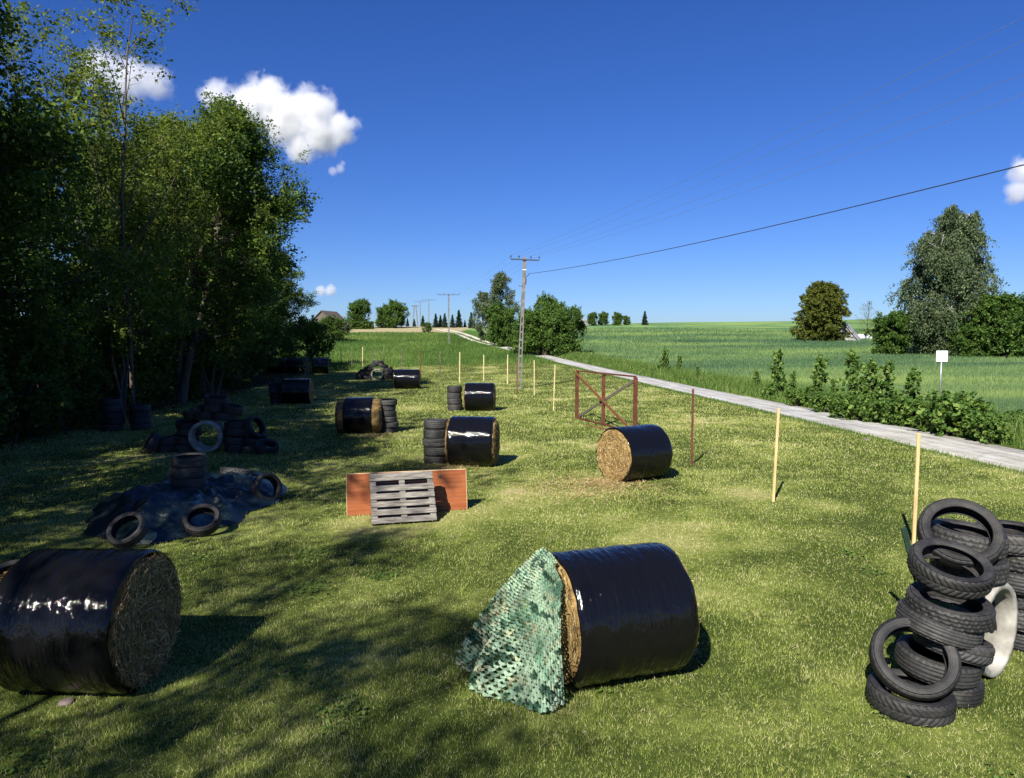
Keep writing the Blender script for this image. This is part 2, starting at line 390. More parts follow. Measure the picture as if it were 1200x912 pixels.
M['greenstick'] = simple('dark_green_metal', [(.3, (.012, .03, .022)), (.7, (.025, .05, .038))], 9, .5, .1, .002)
M['redpaint'] = simple('red_board', [(.3, (.45, .06, .05)), (.7, (.62, .13, .11))], 5, .6, .2, .003)
M['roofgrey'] = simple('grey_sheet_roof', [(.3, (.12, .12, .125)), (.5, (.24, .24, .245)), (.72, (.42, .42, .42))], 2.2, .7, .3, .03)
M['roofbrown'] = simple('brown_roof', [(.3, (.07, .055, .045)), (.7, (.14, .11, .09))], 3, .8, .2, .02)
M['plaster'] = simple('house_plaster', [(.3, (.42, .40, .36)), (.7, (.55, .53, .48))], 3, .9, .2, .01)
M['glass'] = simple('dark_glass', [(.3, (.02, .025, .03)), (.7, (.04, .045, .05))], 3, .1, 0)
M['carwhite'] = simple('white_car_paint', [(.3, (.74, .75, .77)), (.7, (.82, .82, .83))], 2, .25, 0, spec=.5)
M['alu'] = simple('weathered_conductor', [(.3, (.10, .12, .16)), (.7, (.15, .17, .21))], 5, .6, 0)
M['wire'] = simple('dark_wire', [(.3, (.02, .022, .03)), (.7, (.035, .037, .045))], 5, .6, 0)

def tarp_mat():
    m, t, b = newmat('dark_green_blue_tarpaulin')
    v = coord(t, 'Object'); n = noise(t, 3.5, 6, v, .6); n2 = noise(t, 1.2, 3, v)
    r = ramp(t, n2.outputs[0], [(.35, (.003, .007, .011)), (.6, (.006, .016, .019)), (.8, (.016, .036, .036))]); t.links.new(r.outputs[0], b.inputs['Base Color'])
    b.inputs['Roughness'].default_value = .38; b.inputs['Specular IOR Level'].default_value = .5
    sb_ = N(t, 'ShaderNodeMath', operation='SUBTRACT'); t.links.new(n.outputs[0], sb_.inputs[0]); sb_.inputs[1].default_value = .5; ab_ = N(t, 'ShaderNodeMath', operation='ABSOLUTE'); t.links.new(sb_.outputs[0], ab_.inputs[0])
    bump(t, b, ab_.outputs[0], .9, .10); return m
M['tarp'] = tarp_mat()
def net_mat():
    m = bpy.data.materials.new('camouflage_garnish'); m.use_nodes = True; t = m.node_tree; t.nodes.clear()
    a = attr(t, 'col'); d = N(t, 'ShaderNodeBsdfPrincipled'); d.inputs['Roughness'].default_value = .7; d.inputs['Specular IOR Level'].default_value = .3
    tr = N(t, 'ShaderNodeBsdfTranslucent'); mx = N(t, 'ShaderNodeMixShader'); mx.inputs[0].default_value = .15; o = N(t, 'ShaderNodeOutputMaterial')
    for q in (d.inputs['Base Color'], tr.inputs['Color']): t.links.new(a.outputs['Color'], q)
    t.links.new(d.outputs[0], mx.inputs[1]); t.links.new(tr.outputs[0], mx.inputs[2]); t.links.new(mx.outputs[0], o.inputs[0]); return m
M['net'] = net_mat()

# ------------------------------------------------------------------ ground sheet
def axis(parts):
    return np.unique(np.concatenate([np.arange(a, b, s) for a, b, s in parts]))
gx = axis([(-600, -80, 20), (-80, -24, 3), (-24, 26, .4), (26, 90, 2), (90, 640, 18)])
gy = axis([(-120, -10, 10), (-10, 2, 1), (2, 45, .4), (45, 120, 1.2), (120, 260, 3), (260, 1500, 40)])
X, Y = np.meshgrid(gx, gy); Z = hgt(X, Y)
def dryness(x, y):
    b = fbm(x, y, .45, 21, 4)
    d = .14 + 1.0 * np.clip(b - .48, 0, 1) * 1.6 + .9 * (fbm(x, y, 1.9, 91, 3) - .5) * np.clip(fbm(x, y, .25, 92) * 2 - .4, 0, 1) + .35 * (fbm(x, y, 2.2, 5, 3) - .5)
    # bare, walked patch by the straw bale and across the lawn
    d = d + .30 * np.exp(-(((x - 1.0) / 1.3) ** 2 + ((y - 13.6) / 1.6) ** 2)) + .10 * np.exp(-(((x + 1.2) / 1.3) ** 2 + ((y - 8.2) / 2.0) ** 2))
    d = d + .16 * np.exp(-(((x - 2.2) / 1.2) ** 2 + ((y - 5.0) / .8) ** 2)) + .12 * np.exp(-(((x + 1.9) / .8) ** 2 + ((y - 6.2) / 1.4) ** 2))
    return np.clip(d, 0, 1)
rd = road_d(X, Y)
wob = 1.2 * (fbm(X, Y, .3, 9) - .5)
lawn_end = np.interp(X, [-40, -18, -8, 2, 10], [56, 62, 74, 78, 74])
meadow = np.maximum(sstep(Y + 4 * wob, lawn_end - 1, lawn_end + 2) * (rd < 0), sstep(rd + .5 * wob, 1.6, 2.2) * (Y < 400))
cereal = sstep(rd + wob, 4.2, 5.6) * (1 - sstep(X - .35 * (Y - 80), 58, 66) * sstep(Y, 84, 90)) * (Y < 260)
plough = sstep(Y + wob, 143, 146) * (1 - sstep(Y, 196, 200)) * sstep(-X + .06 * (Y - 140), 11, 13) * (X > -60)
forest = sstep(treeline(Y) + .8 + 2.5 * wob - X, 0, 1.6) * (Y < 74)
tl = X.shape[1]; i = np.arange(X.shape[0] - 1)[:, None] * tl; j = np.arange(tl - 1)[None]
gf = np.stack([i + j, i + j + 1, i + j + 1 + tl, i + j + tl], -1).reshape(-1, 4)
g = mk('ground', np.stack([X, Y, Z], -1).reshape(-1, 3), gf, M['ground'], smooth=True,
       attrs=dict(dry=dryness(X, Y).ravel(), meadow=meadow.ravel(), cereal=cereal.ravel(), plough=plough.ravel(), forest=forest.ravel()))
tag(g, 'mown lawn and rising farmland', kind='structure')

# ------------------------------------------------------------------ road (one strip, gravel twin tracks at the far end)
def road_strip(name, c, nor, off, half, z, i0, i1, skirt=.06):
    al = np.arange(len(c)) * 1.0
    sl_ = slice(i0, i1); c = c[sl_]; nor = nor[sl_]; al = al[sl_]
    cross = np.array([-half, -half + .06, -half * .5, 0, half * .5, half - .06, half])
    ed = .10 * (vn(al * 1.0, al * 0 + 3, .7, 4) - .5)
    P = []; A = []; Bc = []
    for k, q in enumerate(cross):
        qq = q + off + (ed if k in (0, 6) else 0)
        p = c + nor * np.asarray(qq).reshape(-1, 1) if np.ndim(qq) else c + nor * qq
        zz = hgt(p[:, 0], p[:, 1]) + (z if 0 < k < 6 else -skirt)
        P.append(np.column_stack([p, zz])); A.append(al); Bc.append(np.full(len(al), q))
    P = np.stack(P, 1); n = len(cross)
    i = np.arange(len(c) - 1)[:, None] * n; j = np.arange(n - 1)[None]
    f = np.stack([i + j, i + j + 1, i + j + 1 + n, i + j + n], -1).reshape(-1, 4)
    o = mk(name, P.reshape(-1, 3), f, M['road'], smooth=True, attrs=dict(along=np.stack(A, 1).ravel(), across=np.stack(Bc, 1).ravel()))
    return tag(o, kind='structure')
# distances along: shift so that the slab joint falls where the photo shows it
jx, jy, _ = at(1036, 504)
kj = int(np.argmin(np.hypot(rc[:, 0] - jx, rc[:, 1] - jy)))
kend = int(np.argmin(np.abs(rc[:, 1] - 116)))
for n_ in M['road'].node_tree.nodes:
    if n_.type == 'MAP_RANGE':
        if n_.inputs[1].default_value < 50: n_.inputs[1].default_value = kj + .1; n_.inputs[2].default_value = kj - .1
        else: n_.inputs[1].default_value = kend - 14; n_.inputs[2].default_value = kend
road_strip('road', rc, rnor, 0, HALF, .03, 0, kend)
road_strip('gravel_track', rc, rnor, -.85, .45, .03, kend - 1, len(rc))
road_strip('gravel_track', rc, rnor, .85, .45, .03, kend - 1, len(rc))
# stub of the dirt turning by the bend
# ------------------------------------------------------------------ grass, meadow and crops (uncountable)
def blades(name, x, y, h, wd, tone, mat, lean=.5, z0=-.005, bend=False):
    n = len(x); a = rng.uniform(0, 2 * np.pi, n); la = rng.uniform(0, 2 * np.pi, n); ll = np.abs(rng.normal(0, lean, n)) * h
    z = hgt(x, y) + z0
    dx, dy = np.cos(a) * wd / 2, np.sin(a) * wd / 2
    if not bend:
        v = np.stack([np.stack([x - dx, y - dy, z], 1), np.stack([x + dx, y + dy, z], 1),
                      np.stack([x + np.cos(la) * ll, y + np.sin(la) * ll, z + h * np.clip(1 - .3 * (ll / h) ** 2, .2, 1)], 1)], 1)
        f = np.arange(3 * n).reshape(n, 3); k = 3
    else:
        mx_, my_ = np.cos(la) * ll * .3, np.sin(la) * ll * .3
        v = np.stack([np.stack([x - dx, y - dy, z], 1), np.stack([x + dx, y + dy, z], 1),
                      np.stack([x + dx * .7 + mx_, y + dy * .7 + my_, z + h * .6], 1), np.stack([x - dx * .7 + mx_, y - dy * .7 + my_, z + h * .6], 1),
                      np.stack([x + np.cos(la) * ll, y + np.sin(la) * ll, z + h * .95], 1)], 1)
        b = np.arange(n)[:, None] * 5
        f = [b + np.array([[0, 1, 2, 3]]), b + np.array([[3, 2, 4]])]; k = 5
    o = mk(name, v.reshape(-1, 3), f, mat, attrs=dict(tone=np.repeat(tone, k)))
    return tag(o, kind='stuff')

def in_view(x, y, m=.06): return np.abs(x) < (600 / F + m) * y + 2.5
def scatter(n, y0, y1, dens_pow=2.0):
    """random points in the view wedge, thinned with distance"""
    u = rng.uniform(0, 1, n); y = y0 * (y1 / y0) ** u if dens_pow == 2.0 else y0 + (y1 - y0) * u
    x = rng.uniform(-1, 1, n) * (.78 * y + 1.4)
    return x, y
# lawn
x, y = scatter(980000, 3.2, 78)
rdv = road_d(x, y); tr_ = treeline(y)
keep = (rdv < -HALF - .05 + .25 * rng.normal(size=len(x)) * .5) & (rng.uniform(size=len(x)) < np.clip((x - tr_) / 1.5 + .3, .06, 1))
x, y = x[keep], y[keep]
dr = dryness(x, y)
keep = rng.uniform(size=len(x)) > .45 * sstep(dr, .35, .9); x, y, dr = x[keep], y[keep], dr[keep]
sc_ = np.clip(y / 7, .8, 6)
hh = rng.uniform(.020, .046, len(x)) * np.clip(y / 12, .95, 1.8) * (.35 + 1.4 * fbm(x, y, 1.6, 31, 4) ** 1.3)
tone = np.clip(.70 * dr + .25 + .25 * rng.normal(size=len(x)) + .40 * (fbm(x, y, 3.5, 77, 2) - .5), 0, 1)
tone = np.where(rng.uniform(size=len(x)) < .06, rng.uniform(.75, 1, len(x)), tone)
lg = blades('lawn_grass', x, y, hh, .0058 * sc_, tone, M['grass'], .6)
lg['label'] = 'short mown lawn with dry patches'
# taller tufts
x, y = scatter(2600, 4, 40); cl = fbm(x, y, .8, 45, 3)
k = (cl > .52) & (road_d(x, y) < -1.8) & (x > treeline(y)); x, y = x[k], y[k]
bx_ = np.repeat(x, 26) + rng.normal(0, .05, 26 * len(x)); by_ = np.repeat(y, 26) + rng.normal(0, .05, 26 * len(x))
blades('grass_tufts', bx_, by_, rng.uniform(.03, .075, len(bx_)), .008 * np.clip(by_ / 7, .8, 4), np.clip(rng.normal(.22, .12, len(bx_)), 0, 1), M['grass'], .6)['label'] = 'greener grass tufts in the lawn'
# clippings lying on the lawn
x, y = scatter(20000, 3.8, 34); k = (road_d(x, y) < -1.3) & (x > treeline(y) - 1) & (rng.uniform(size=len(x)) < .15 + 1.2 * dryness(x, y)); x, y = x[k], y[k]
a = rng.uniform(0, np.pi, len(x)); l = rng.uniform(.008, .026, len(x)) * np.clip(y / 8, 1, 3); z = hgt(x, y) + rng.uniform(.008, .04, len(x)); wv_ = .002 * np.clip(y / 7, .8, 5)
ca, sa = np.cos(a), np.sin(a)
v = np.stack([np.stack([x - ca * l - sa * wv_, y - sa * l + ca * wv_, z], 1), np.stack([x - ca * l + sa * wv_, y - sa * l - ca * wv_, z], 1),
              np.stack([x + ca * l + sa * wv_, y + sa * l - ca * wv_, z + .01], 1), np.stack([x + ca * l - sa * wv_, y + sa * l + ca * wv_, z + .01], 1)], 1)
tag(mk('dry_clippings', v.reshape(-1, 3), np.arange(4 * len(x)).reshape(-1, 4), M['grass'], attrs=dict(tone=np.repeat(rng.uniform(.5, .95, len(x)), 4))), 'dry mowings scattered over the lawn', kind='stuff')
# clover and plantain in small patches, a few daisies
px_, py_ = scatter(34, 4.0, 20); k = (px_ > treeline(py_)) & (road_d(px_, py_) < -2); px_, py_ = px_[k], py_[k]
rr_ = rng.uniform(.06, .28, len(px_)); nn_ = (rr_ ** 2 * 2600).astype(int) + 6; ii = np.repeat(np.arange(len(px_)), nn_)
cx2 = px_[ii] + rng.normal(0, 1, len(ii)) * rr_[ii] * .6; cy2 = py_[ii] + rng.normal(0, 1, len(ii)) * rr_[ii] * .6
q_ = np.random.default_rng(3); m2 = len(ii); nr2 = q_.normal(0, .35, (m2, 3)) + np.array([0, 0, 1.]); nr2 /= np.linalg.norm(nr2, axis=1)[:, None]
r2_ = q_.normal(0, 1, (m2, 3)); a2 = np.cross(nr2, r2_); a2 /= np.linalg.norm(a2, axis=1)[:, None]; b2 = np.cross(nr2, a2); s2 = q_.uniform(.008, .02, m2)[:, None]
c2 = np.stack([cx2, cy2, hgt(cx2, cy2) + q_.uniform(.012, .04, m2)], 1)
tag(mk('clover', np.stack([c2 - b2 * s2 * 1.3, c2 + a2 * s2, c2 + b2 * s2 * 1.3, c2 - a2 * s2], 1).reshape(-1, 3), np.arange(4 * m2).reshape(-1, 4), M['tallgrass'], attrs=dict(tone=np.repeat(np.clip(q_.normal(.5, .16, m2), 0, .9), 4))), 'small clover and weed patches in the lawn', kind='stuff')
# tall meadow beyond the stakes, left of the road
x = rng.uniform(-46, 9, 150000); y = rng.uniform(50, 146, 150000)
k = (y > np.interp(x, [-40, -18, -8, 2, 10], [56, 62, 74, 78, 74]) + 2 * fbm(x, y, .3, 9) - 1) & (road_d(x, y) < -1.6) & in_view(x, y); x, y = x[k], y[k]
t_ = np.clip(.45 + .9 * (fbm(x, y, .12, 60, 3) - .5) + .15 * rng.normal(size=len(x)), 0, 1)
blades('meadow_grass', x, y, rng.uniform(.25, .6, len(x)) * (.6 + .7 * fbm(x, y, .25, 61)), .05 * np.clip(y / 70, .8, 2), t_, M['tallgrass'], .4)['label'] = 'taller meadow beyond the row of stakes'
# verge right of the road
n_ = 90000; kk = rng.integers(0, len(rc) - 1, n_); off = HALF + .12 + np.abs(rng.normal(0, 1.5, n_)) + .25 * rng.uniform(size=n_); ff = rng.uniform(size=(n_, 1))
p = rc[kk] * (1 - ff) + rc[kk + 1] * ff + rnor[kk] * off[:, None]; x, y = p.T
k = (y > 8) & (y < 125) & in_view(x, y) & (off < 5.2); x, y, off = x[k], y[k], off[k]
blades('verge_grass', x, y, rng.uniform(.15, .75, len(x)) * np.clip(off - 1.0, .35, 1.3), .018 * np.clip(y / 20, .9, 4), np.clip(rng.normal(.5, .2, len(x)), 0, 1), M['tallgrass'], .35, bend=True)['label'] = 'tall grass on the verge beyond the road'
# short fringe on the near side of the road
n_ = 30000; kk = rng.integers(0, len(rc) - 1, n_); off = -HALF - .02 - np.abs(rng.normal(0, .22, n_)); ff = rng.uniform(size=(n_, 1))
p = rc[kk] * (1 - ff) + rc[kk + 1] * ff + rnor[kk] * off[:, None]; x, y = p.T; k = (y > 8) & (y < 120) & in_view(x, y); x, y = x[k], y[k]
blades('verge_grass', x, y, rng.uniform(.06, .16, len(x)), .014 * np.clip(y / 20, .8, 4), np.clip(rng.normal(.45, .2, len(x)), 0, 1), M['tallgrass'], .5)['label'] = 'grass fringe on the near road edge'
# cereal field
n_ = 420000; u = rng.uniform(size=n_); y = 14 * (165 / 14) ** u; x = rng.uniform(0, 1, n_) * (.80 * y + 4)
k = (road_d(x, y) > 4.4) & in_view(x, y) & ~((x - .35 * (y - 80) > 60) & (y > 86)); x, y = x[k], y[k]
band = fbm(x * .35 + y * .12, y * 1.0 - x * .12, .16, 80, 4)
t_ = np.clip(.42 + 1.5 * (band - .5) + .12 * rng.normal(size=len(x)), 0, 1)
blades('cereal_crop', x, y, rng.uniform(.4, .62, len(x)), .016 * np.clip(y / 18, .9, 8), t_, M['cereal'], .22, bend=True)['label'] = 'young green cereal field right of the road'

# ------------------------------------------------------------------ trees and shrubs
def _frame(d):
    d = d / (np.linalg.norm(d) + 1e-9)
    r = np.array([0, 0, 1.]) if abs(d[2]) < .9 else np.array([1., 0, 0])
    a = np.cross(d, r); a /= np.linalg.norm(a); return d, a, np.cross(d, a)

def grow(seed, h, spread, clear=.2, stems=1, n1=26, n2=9, n3=5, up=.55, droop=0., leaf=.16, lpt=24, profile=None, r0=None,
         twig=.7, thin=0., hang=0., lean=(0, 0), curl=.12, top=1.0, leafaspect=.6, minr=.006):
    q = np.random.default_rng(seed)
    profile = profile or (lambda t: math.sin(math.pi * min(1, .12 + .88 * t) ** .75) ** .7)
    r0 = r0 or h * .013
    V, Fs, n = [], [], 0
    tips = []
    def tube(p, r, k):
        nonlocal n
        v, f = tube_np(p, r, k); V.append(v); Fs.append(f + n); n += len(v)
    def wander(a, d, L, k, wob, rise):
        d = d / np.linalg.norm(d); pts = [a]; st = L / k
        for i in range(k):
            d = d + q.normal(0, wob, 3) + np.array([0, 0, rise]); d /= np.linalg.norm(d); pts.append(pts[-1] + d * st)
        return np.array(pts)
    for s in range(stems):
        base = np.array([q.normal(0, .12 * (stems > 1)), q.normal(0, .12 * (stems > 1)), -.1])
        th = q.uniform(0, 6.28)
        d0 = np.array([lean[0], lean[1], 1.]) + (np.array([math.cos(th), math.sin(th), 0]) * q.uniform(.1, .32) if stems > 1 else 0)
        hs_ = h * (top if s == 0 else q.uniform(.75, .98))
        tp = wander(base, d0, hs_, 12, .045 if stems == 1 else .085, .03)
        rr = r0 * (1 if s == 0 else .75) * (1 - np.linspace(0, .93, 13)) ** .8 + minr
        rr[0] *= 1.35
        tube(tp, rr, 8)
        for b in range(n1 // stems):
            t = clear + (1 - clear) * (b + q.uniform(0, 1)) / (n1 // stems); t = min(t, .99)
            fi = t * 12; i0 = min(int(fi), 11); p0 = tp[i0] + (tp[i0 + 1] - tp[i0]) * (fi - i0)
            u = (t - clear) / (1 - clear)
            L = spread * profile(u) * q.uniform(.7, 1.12)
            if L < .25: L = .25
            th = b * 2.4 + q.uniform(-.6, .6) + s * 1.3
            el = up * (.35 + .9 * u) + q.normal(0, .12)
            d = np.array([math.cos(th) * math.cos(el), math.sin(th) * math.cos(el), math.sin(el)])
            bp = wander(p0, d, L, 7, curl, .03 - droop * .06)
            br = max(minr * 1.6, rr[i0] * .45) * (1 - np.linspace(0, .85, 8)) + minr * .5
            tube(bp, br, 5)
            for c in range(n2):
                v_ = .2 + .8 * (c + q.uniform(0, 1)) / n2; fi = v_ * 7; i1 = min(int(fi), 6); p1 = bp[i1] + (bp[i1 + 1] - bp[i1]) * (fi - i1)
                dd, a, bb = _frame(bp[i1 + 1] - bp[i1]); ph = q.uniform(0, 6.28)
                d2 = dd * .7 + (a * math.cos(ph) + bb * math.sin(ph)) * .8 + np.array([0, 0, .12 - droop * .5])
                L2 = max(.25, L * (.5 - .25 * v_) * q.uniform(.7, 1.2))
                cp_ = wander(p1, d2, L2, 4, curl * 1.2, -droop * .12)
                tube(cp_, np.maximum(minr * .5, br[i1] * .45 * (1 - np.linspace(0, .8, 5))), 3)
                if q.uniform() < thin: continue
                for e in range(n3):
                    w_ = q.uniform(.15, 1) * 4; i2 = min(int(w_), 3); p2 = cp_[i2] + (cp_[i2 + 1] - cp_[i2]) * (w_ - i2)
                    d3 = q.normal(0, 1, 3) + np.array([0, 0, -.2 - hang * 3]) + (cp_[-1] - cp_[0]) * .8 / L2; d3 /= np.linalg.norm(d3)
                    tips.append((p2, d3, twig * q.uniform(.6, 1.3), u))
    P = np.array([t[0] for t in tips]); D = np.array([t[1] for t in tips]); LL = np.array([t[2] for t in tips])
    nt_ = len(P); sp = np.repeat(np.arange(nt_), lpt); m = len(sp)
    f_ = q.uniform(0, 1, m)
    pos = P[sp] + D[sp] * (LL[sp] * f_)[:, None] + q.normal(0, 1, (m, 3)) * (.16 * twig * (1 - .6 * hang))
    if hang > 0: pos[:, 2] -= hang * .5 * (f_ * LL[sp]) ** 1.3
    lv, lf = leaf_quads(q, pos, leaf * q.uniform(.6, 1.25, m), leafaspect, hang)
    ct = q.normal(.42, .16, nt_)
    tone = np.clip(ct[sp] + q.normal(0, .13, m), 0, 1)
    return np.concatenate(V), np.concatenate(Fs), lv, lf, np.repeat(tone, 4)

def leaf_quads(q, pos, s, asp=.6, hang=0):
    m = len(pos)
    nrm = q.normal(0, .75, (m, 3)) + np.array([0, 0, .75 * (1 - hang)]); nrm /= np.linalg.norm(nrm, axis=1)[:, None]
    r = q.normal(0, 1, (m, 3)); r[:, 2] -= hang * 2.5
    a = np.cross(nrm, r); a /= np.linalg.norm(a, axis=1)[:, None] + 1e-9; b = np.cross(nrm, a)
    a *= (s * asp / 2)[:, None]; b *= (s / 2)[:, None]; dn = nrm * (s * .12)[:, None]
    v = np.stack([pos - b, pos + a - b * .05 + dn, pos + b, pos - a - b * .05 + dn], 1).reshape(-1, 3)
    return v, np.arange(4 * m).reshape(m, 4)

def plant(kind, data, loc, label, cat, leafm, barkm, group=None, rotz=0, scale=1.0, trunkname='trunk'):
    root = empty(kind, loc, (0, 0, rotz)); root.scale = (scale,) * 3
    tag(root, label, cat, group)
    mk(trunkname, data[0], data[1], barkm, root, smooth=True)
    mk('crown', data[2], data[3], leafm, root, attrs=dict(tone=data[4]))
    return root
def replant(src, loc, label, rotz=0, scale=1.0, sz=None):
    c = src.copy(); COL.objects.link(c); c.location = loc; c.rotation_euler = (0, 0, rotz); c.scale = (scale, scale, sz or scale); c['label'] = label
    for ch in list(src.children):
        k = ch.copy(); COL.objects.link(k); k.parent = c
    return c

dense_a = grow(1, 15, 4.6, .12, 1, 38, 9, 5, .5, 0, .185, 38, twig=.9)
dense_b = grow(2, 15, 4.8, .10, 2, 42, 9, 5, .6, .1, .175, 38, twig=.9)
sparse = grow(3, 15.0, 3.7, .16, 5, 75, 8, 5, .95, 0, .125, 13, twig=.55, thin=.12, curl=.10, r0=.075, top=.93, profile=lambda t: .30 + .70 * math.sin(math.pi * min(1, .1 + .8 * t)))
mid = grow(4, 15, 5.0, .14, 1, 34, 9, 4, .5, 0, .17, 8, twig=1.0, thin=.15)
LT = 'trees along the left edge of the lawn'
DA = plant('maple_tree', dense_a, G(-17.8, 41), 'dense dark maple whose top rises toward the large cloud, halfway along the wood', 'tree', M['leaf_dark'], M['bark'], LT, 0, 1.0)
DB = plant('maple_tree', dense_b, G(-15.6, 33.5), 'dense dark broadleaf tree behind the shaded tyre heap', 'tree', M['leaf_dark'], M['bark'], LT, 1.0, 1.0)
SP = plant('ash_tree', sparse, G(-14.6, 27), 'thin leaved tree with many bare pale stems against the white cloud', 'tree', M['leaf_ash'], M['bark'], LT, .4, 1.02)
MI = plant('maple_tree', mid, G(-11.2, 1.5), 'tree beside the viewpoint shading the left straw bale', 'tree', M['leaf_dark'], M['bark'], LT, .7, .98)
for src, x, y, s, rz, lb in [
    (SP, -15.2, 36, .98, 2.2, 'thin leaved grey stemmed tree just behind the tallest thin tree'),
    (DA, -18.6, 48.5, .95, 2.0, 'dense dark tree whose crown edge meets the lower right of the big cloud'),
    (DB, -20.6, 57, .88, 3.1, 'dense tree near the far end of the wood edge above the black bale row'),
    (DA, -22.2, 66, .70, 4.4, 'lower tree at the far end of the wood edge'),
    (DA, -15.8, 20.5, 1.0, 1.1, 'dark shaded tree behind the blue green tarpaulin'),
    (SP, -12.0, 11.0, .95, 4.0, 'near tree whose fine branches hang into the top left corner'),
    (DB, -17.5, 15, 1.02, 5.0, 'deeply shaded tree at the left picture edge'),
    (DB, -14.6, 5.2, 1.0, .7, 'dense tree just outside the left picture edge'),
    (MI, -12.6, -5.5, 1.0, 2.7, 'tree behind the viewpoint that dapples the near lawn'),
    (DA, -22.5, 26, 1.0, 3.7, 'dark tree in the second row behind the thin stems'),
    (DB, -22.5, 35, 1.0, 2.5, 'dark tree of the second row behind the heap'),
    (DA, -23.5, 45, 1.0, .2, 'dark tree of the second row in mid wood'),
    (DB, -24.5, 56, .95, 1.4, 'dark tree of the second row toward the far bales'),
    (DB, -22.5, 19, 1.0, 4.1, 'dark tree of the second row at the picture edge'),
    (DA, -19.5, 7, 1.0, 5.3, 'dark tree of the second row beside the near tree'),
    ]:
    replant(src, G(x, y), lb, rz, s)

replant(MI, G(-7.7, -4.5), 'slender tree with sparse leaves just behind the viewpoint', 2.9, .68, .84)
replant(MI, G(-8.5, -7.3), 'second slender tree behind the viewpoint at the left', 1.2, .76, .88)
# undergrowth below the wood edge
bushd = grow(9, 2.6, 1.7, .02, 4, 28, 6, 4, .7, 0, .15, 14, twig=.35, r0=.03, minr=.004)
BU = plant('shrub', bushd, G(-14.6, 23.5), 'dark shrub under the trees behind the tyre columns', 'shrub', M['leaf_dark'], M['bark'], 'shrubs under the trees', 0, 1.0, 'stem')
for x, y, s, rz, lb in [(-13.4, 16.5, 1.0, 1, 'dark shrub in the shade left of the tarpaulin'), (-14.4, 19.8, 1.2, 2, 'dark shrub in the shade behind the tarpaulin'),
    (-16.2, 28, 1.25, 3, 'shrub at the foot of the thin stems'), (-16.6, 31.5, 1.0, 4, 'shrub beside the pale trunks left of the heap'),
    (-17.0, 37.5, 1.3, 5, 'shrub with light leaves behind the wrapped bale with tyres'), (-17.8, 44, 1.3, 6, 'shrub under the mid wood edge'),
    (-19.4, 52, 1.3, 1.5, 'shrub behind the row of black bales'), (-24, 66, 1.4, 2.5, 'shrub at the far end of the bale row'), (-20.2, 72, 1.7, .5, 'olive bush mass at the end of the wood edge'),
    (-12.8, 12.5, 1.0, 3.3, 'dark shrub at the left picture edge'), (-18.6, 25, 1.5, 1.7, 'dark shrub deep under the trees'), (-18.3, 18.5, 1.5, .9, 'dark shrub deep in the shade at the left'),
    (-19, 33, 1.6, .3, 'dark shrub deep behind the heap'), (-20, 41, 1.6, 2.3, 'dark shrub deep in mid wood'), (-21, 49, 1.6, 4.3, 'dark shrub deep near the bales')]:
    replant(BU, G(x, y), lb, rz, s)
drys = grow(12, 1.6, .8, .02, 5, 26, 4, 3, .9, 0, .06, 3, twig=.2, r0=.015, minr=.006)
plant('dry_shrub', drys, G(-16.4, 56.5), 'pale dry twiggy shrub in front of the row of black bales', 'shrub', M['leaf_olive'], M['bark_pale'], None, 0, 1.1, 'stem')
lit = grow(13, 1.0, .6, .02, 4, 22, 4, 3, .8, 0, .13, 8, twig=.2, r0=.012, minr=.003)
plant('leafy_bush', lit, G(-14.9, 22.0), 'small sunlit bush glowing in the dark below the left trees', 'bush', M['leaf_mid'], M['bark'], None, 0, .9, 'stem')

# trees beyond the road
bp_ = lambda t: (.95 - .75 * t) * min(1, .55 + 3 * t)
birch = grow(21, 18.0, 8.3, .05, 3, 66, 9, 6, .55, .55, .27, 24, profile=bp_, twig=1.5, hang=.75, r0=.22)
BI = plant('birch_tree', birch, G(52.5, 86), 'large weeping birch standing in the green field at the right', 'tree', M['leaf_birch'], M['birchbark'], 'birches', 0, 1.0)
bs = BI.copy()
small_birch = grow(22, 9.6, 2.9, .1, 1, 34, 7, 5, .75, .4, .24, 14, profile=lambda t: .25 + .75 * math.sin(math.pi * min(1, .1 + .85 * t)), twig=.8, hang=.6, r0=.1)
plant('birch_tree', small_birch, G(-2.0, 119), 'tall slender birch beside the bend of the gravel road', 'tree', M['leaf_birch'], M['birchbark'], 'birches', 0, 1.14)
plant('birch_tree', small_birch, G(-4.3, 123), 'lower birch left of the tall slender one at the road bend', 'tree', M['leaf_birch'], M['birchbark'], 'birches', 2.0, .82)
rnd = grow(23, 6.6, 3.0, .04, 3, 44, 8, 5, .6, 0, .26, 18, profile=lambda t: math.sin(math.pi * min(1, .25 + .7 * t)) ** .6, twig=.7, r0=.1)
RT = plant('broadleaf_tree', rnd, G(6.3, 90), 'rightmost and brightest tree of the clump beyond the utility pole', 'tree', M['leaf_mid'], M['bark'], 'clump of trees beyond the pole', 0, .88)
for x, y, s, sz, rz, lb in [(4.2, 92, .86, .93, 1.2, 'middle tree of the clump behind the utility pole'), (2.3, 93, .80, .86, 2.2, 'leftmost tree of the clump behind the utility pole'),
                        (5.4, 95, .80, 1.10, 3.4, 'tallest pointed tree at the back of the clump'), (-1.6, 111, .84, .95, 4.2, 'round bush like tree in front of the slender birch')]:
    replant(RT, G(x, y), lb, rz, s, sz)
rt2 = grow(24, 9, 4.6, .06, 2, 46, 8, 5, .5, .1, .4, 16, profile=lambda t: math.sin(math.pi * min(1, .25 + .7 * t)) ** .6, twig=1.0, r0=.16)
MB_ = plant('broadleaf_tree', rt2, G(55.5, 80.5), 'bright green maple in front of the foot of the big birch', 'tree', M['leaf_mid'], M['bark'], None, 0, .74)
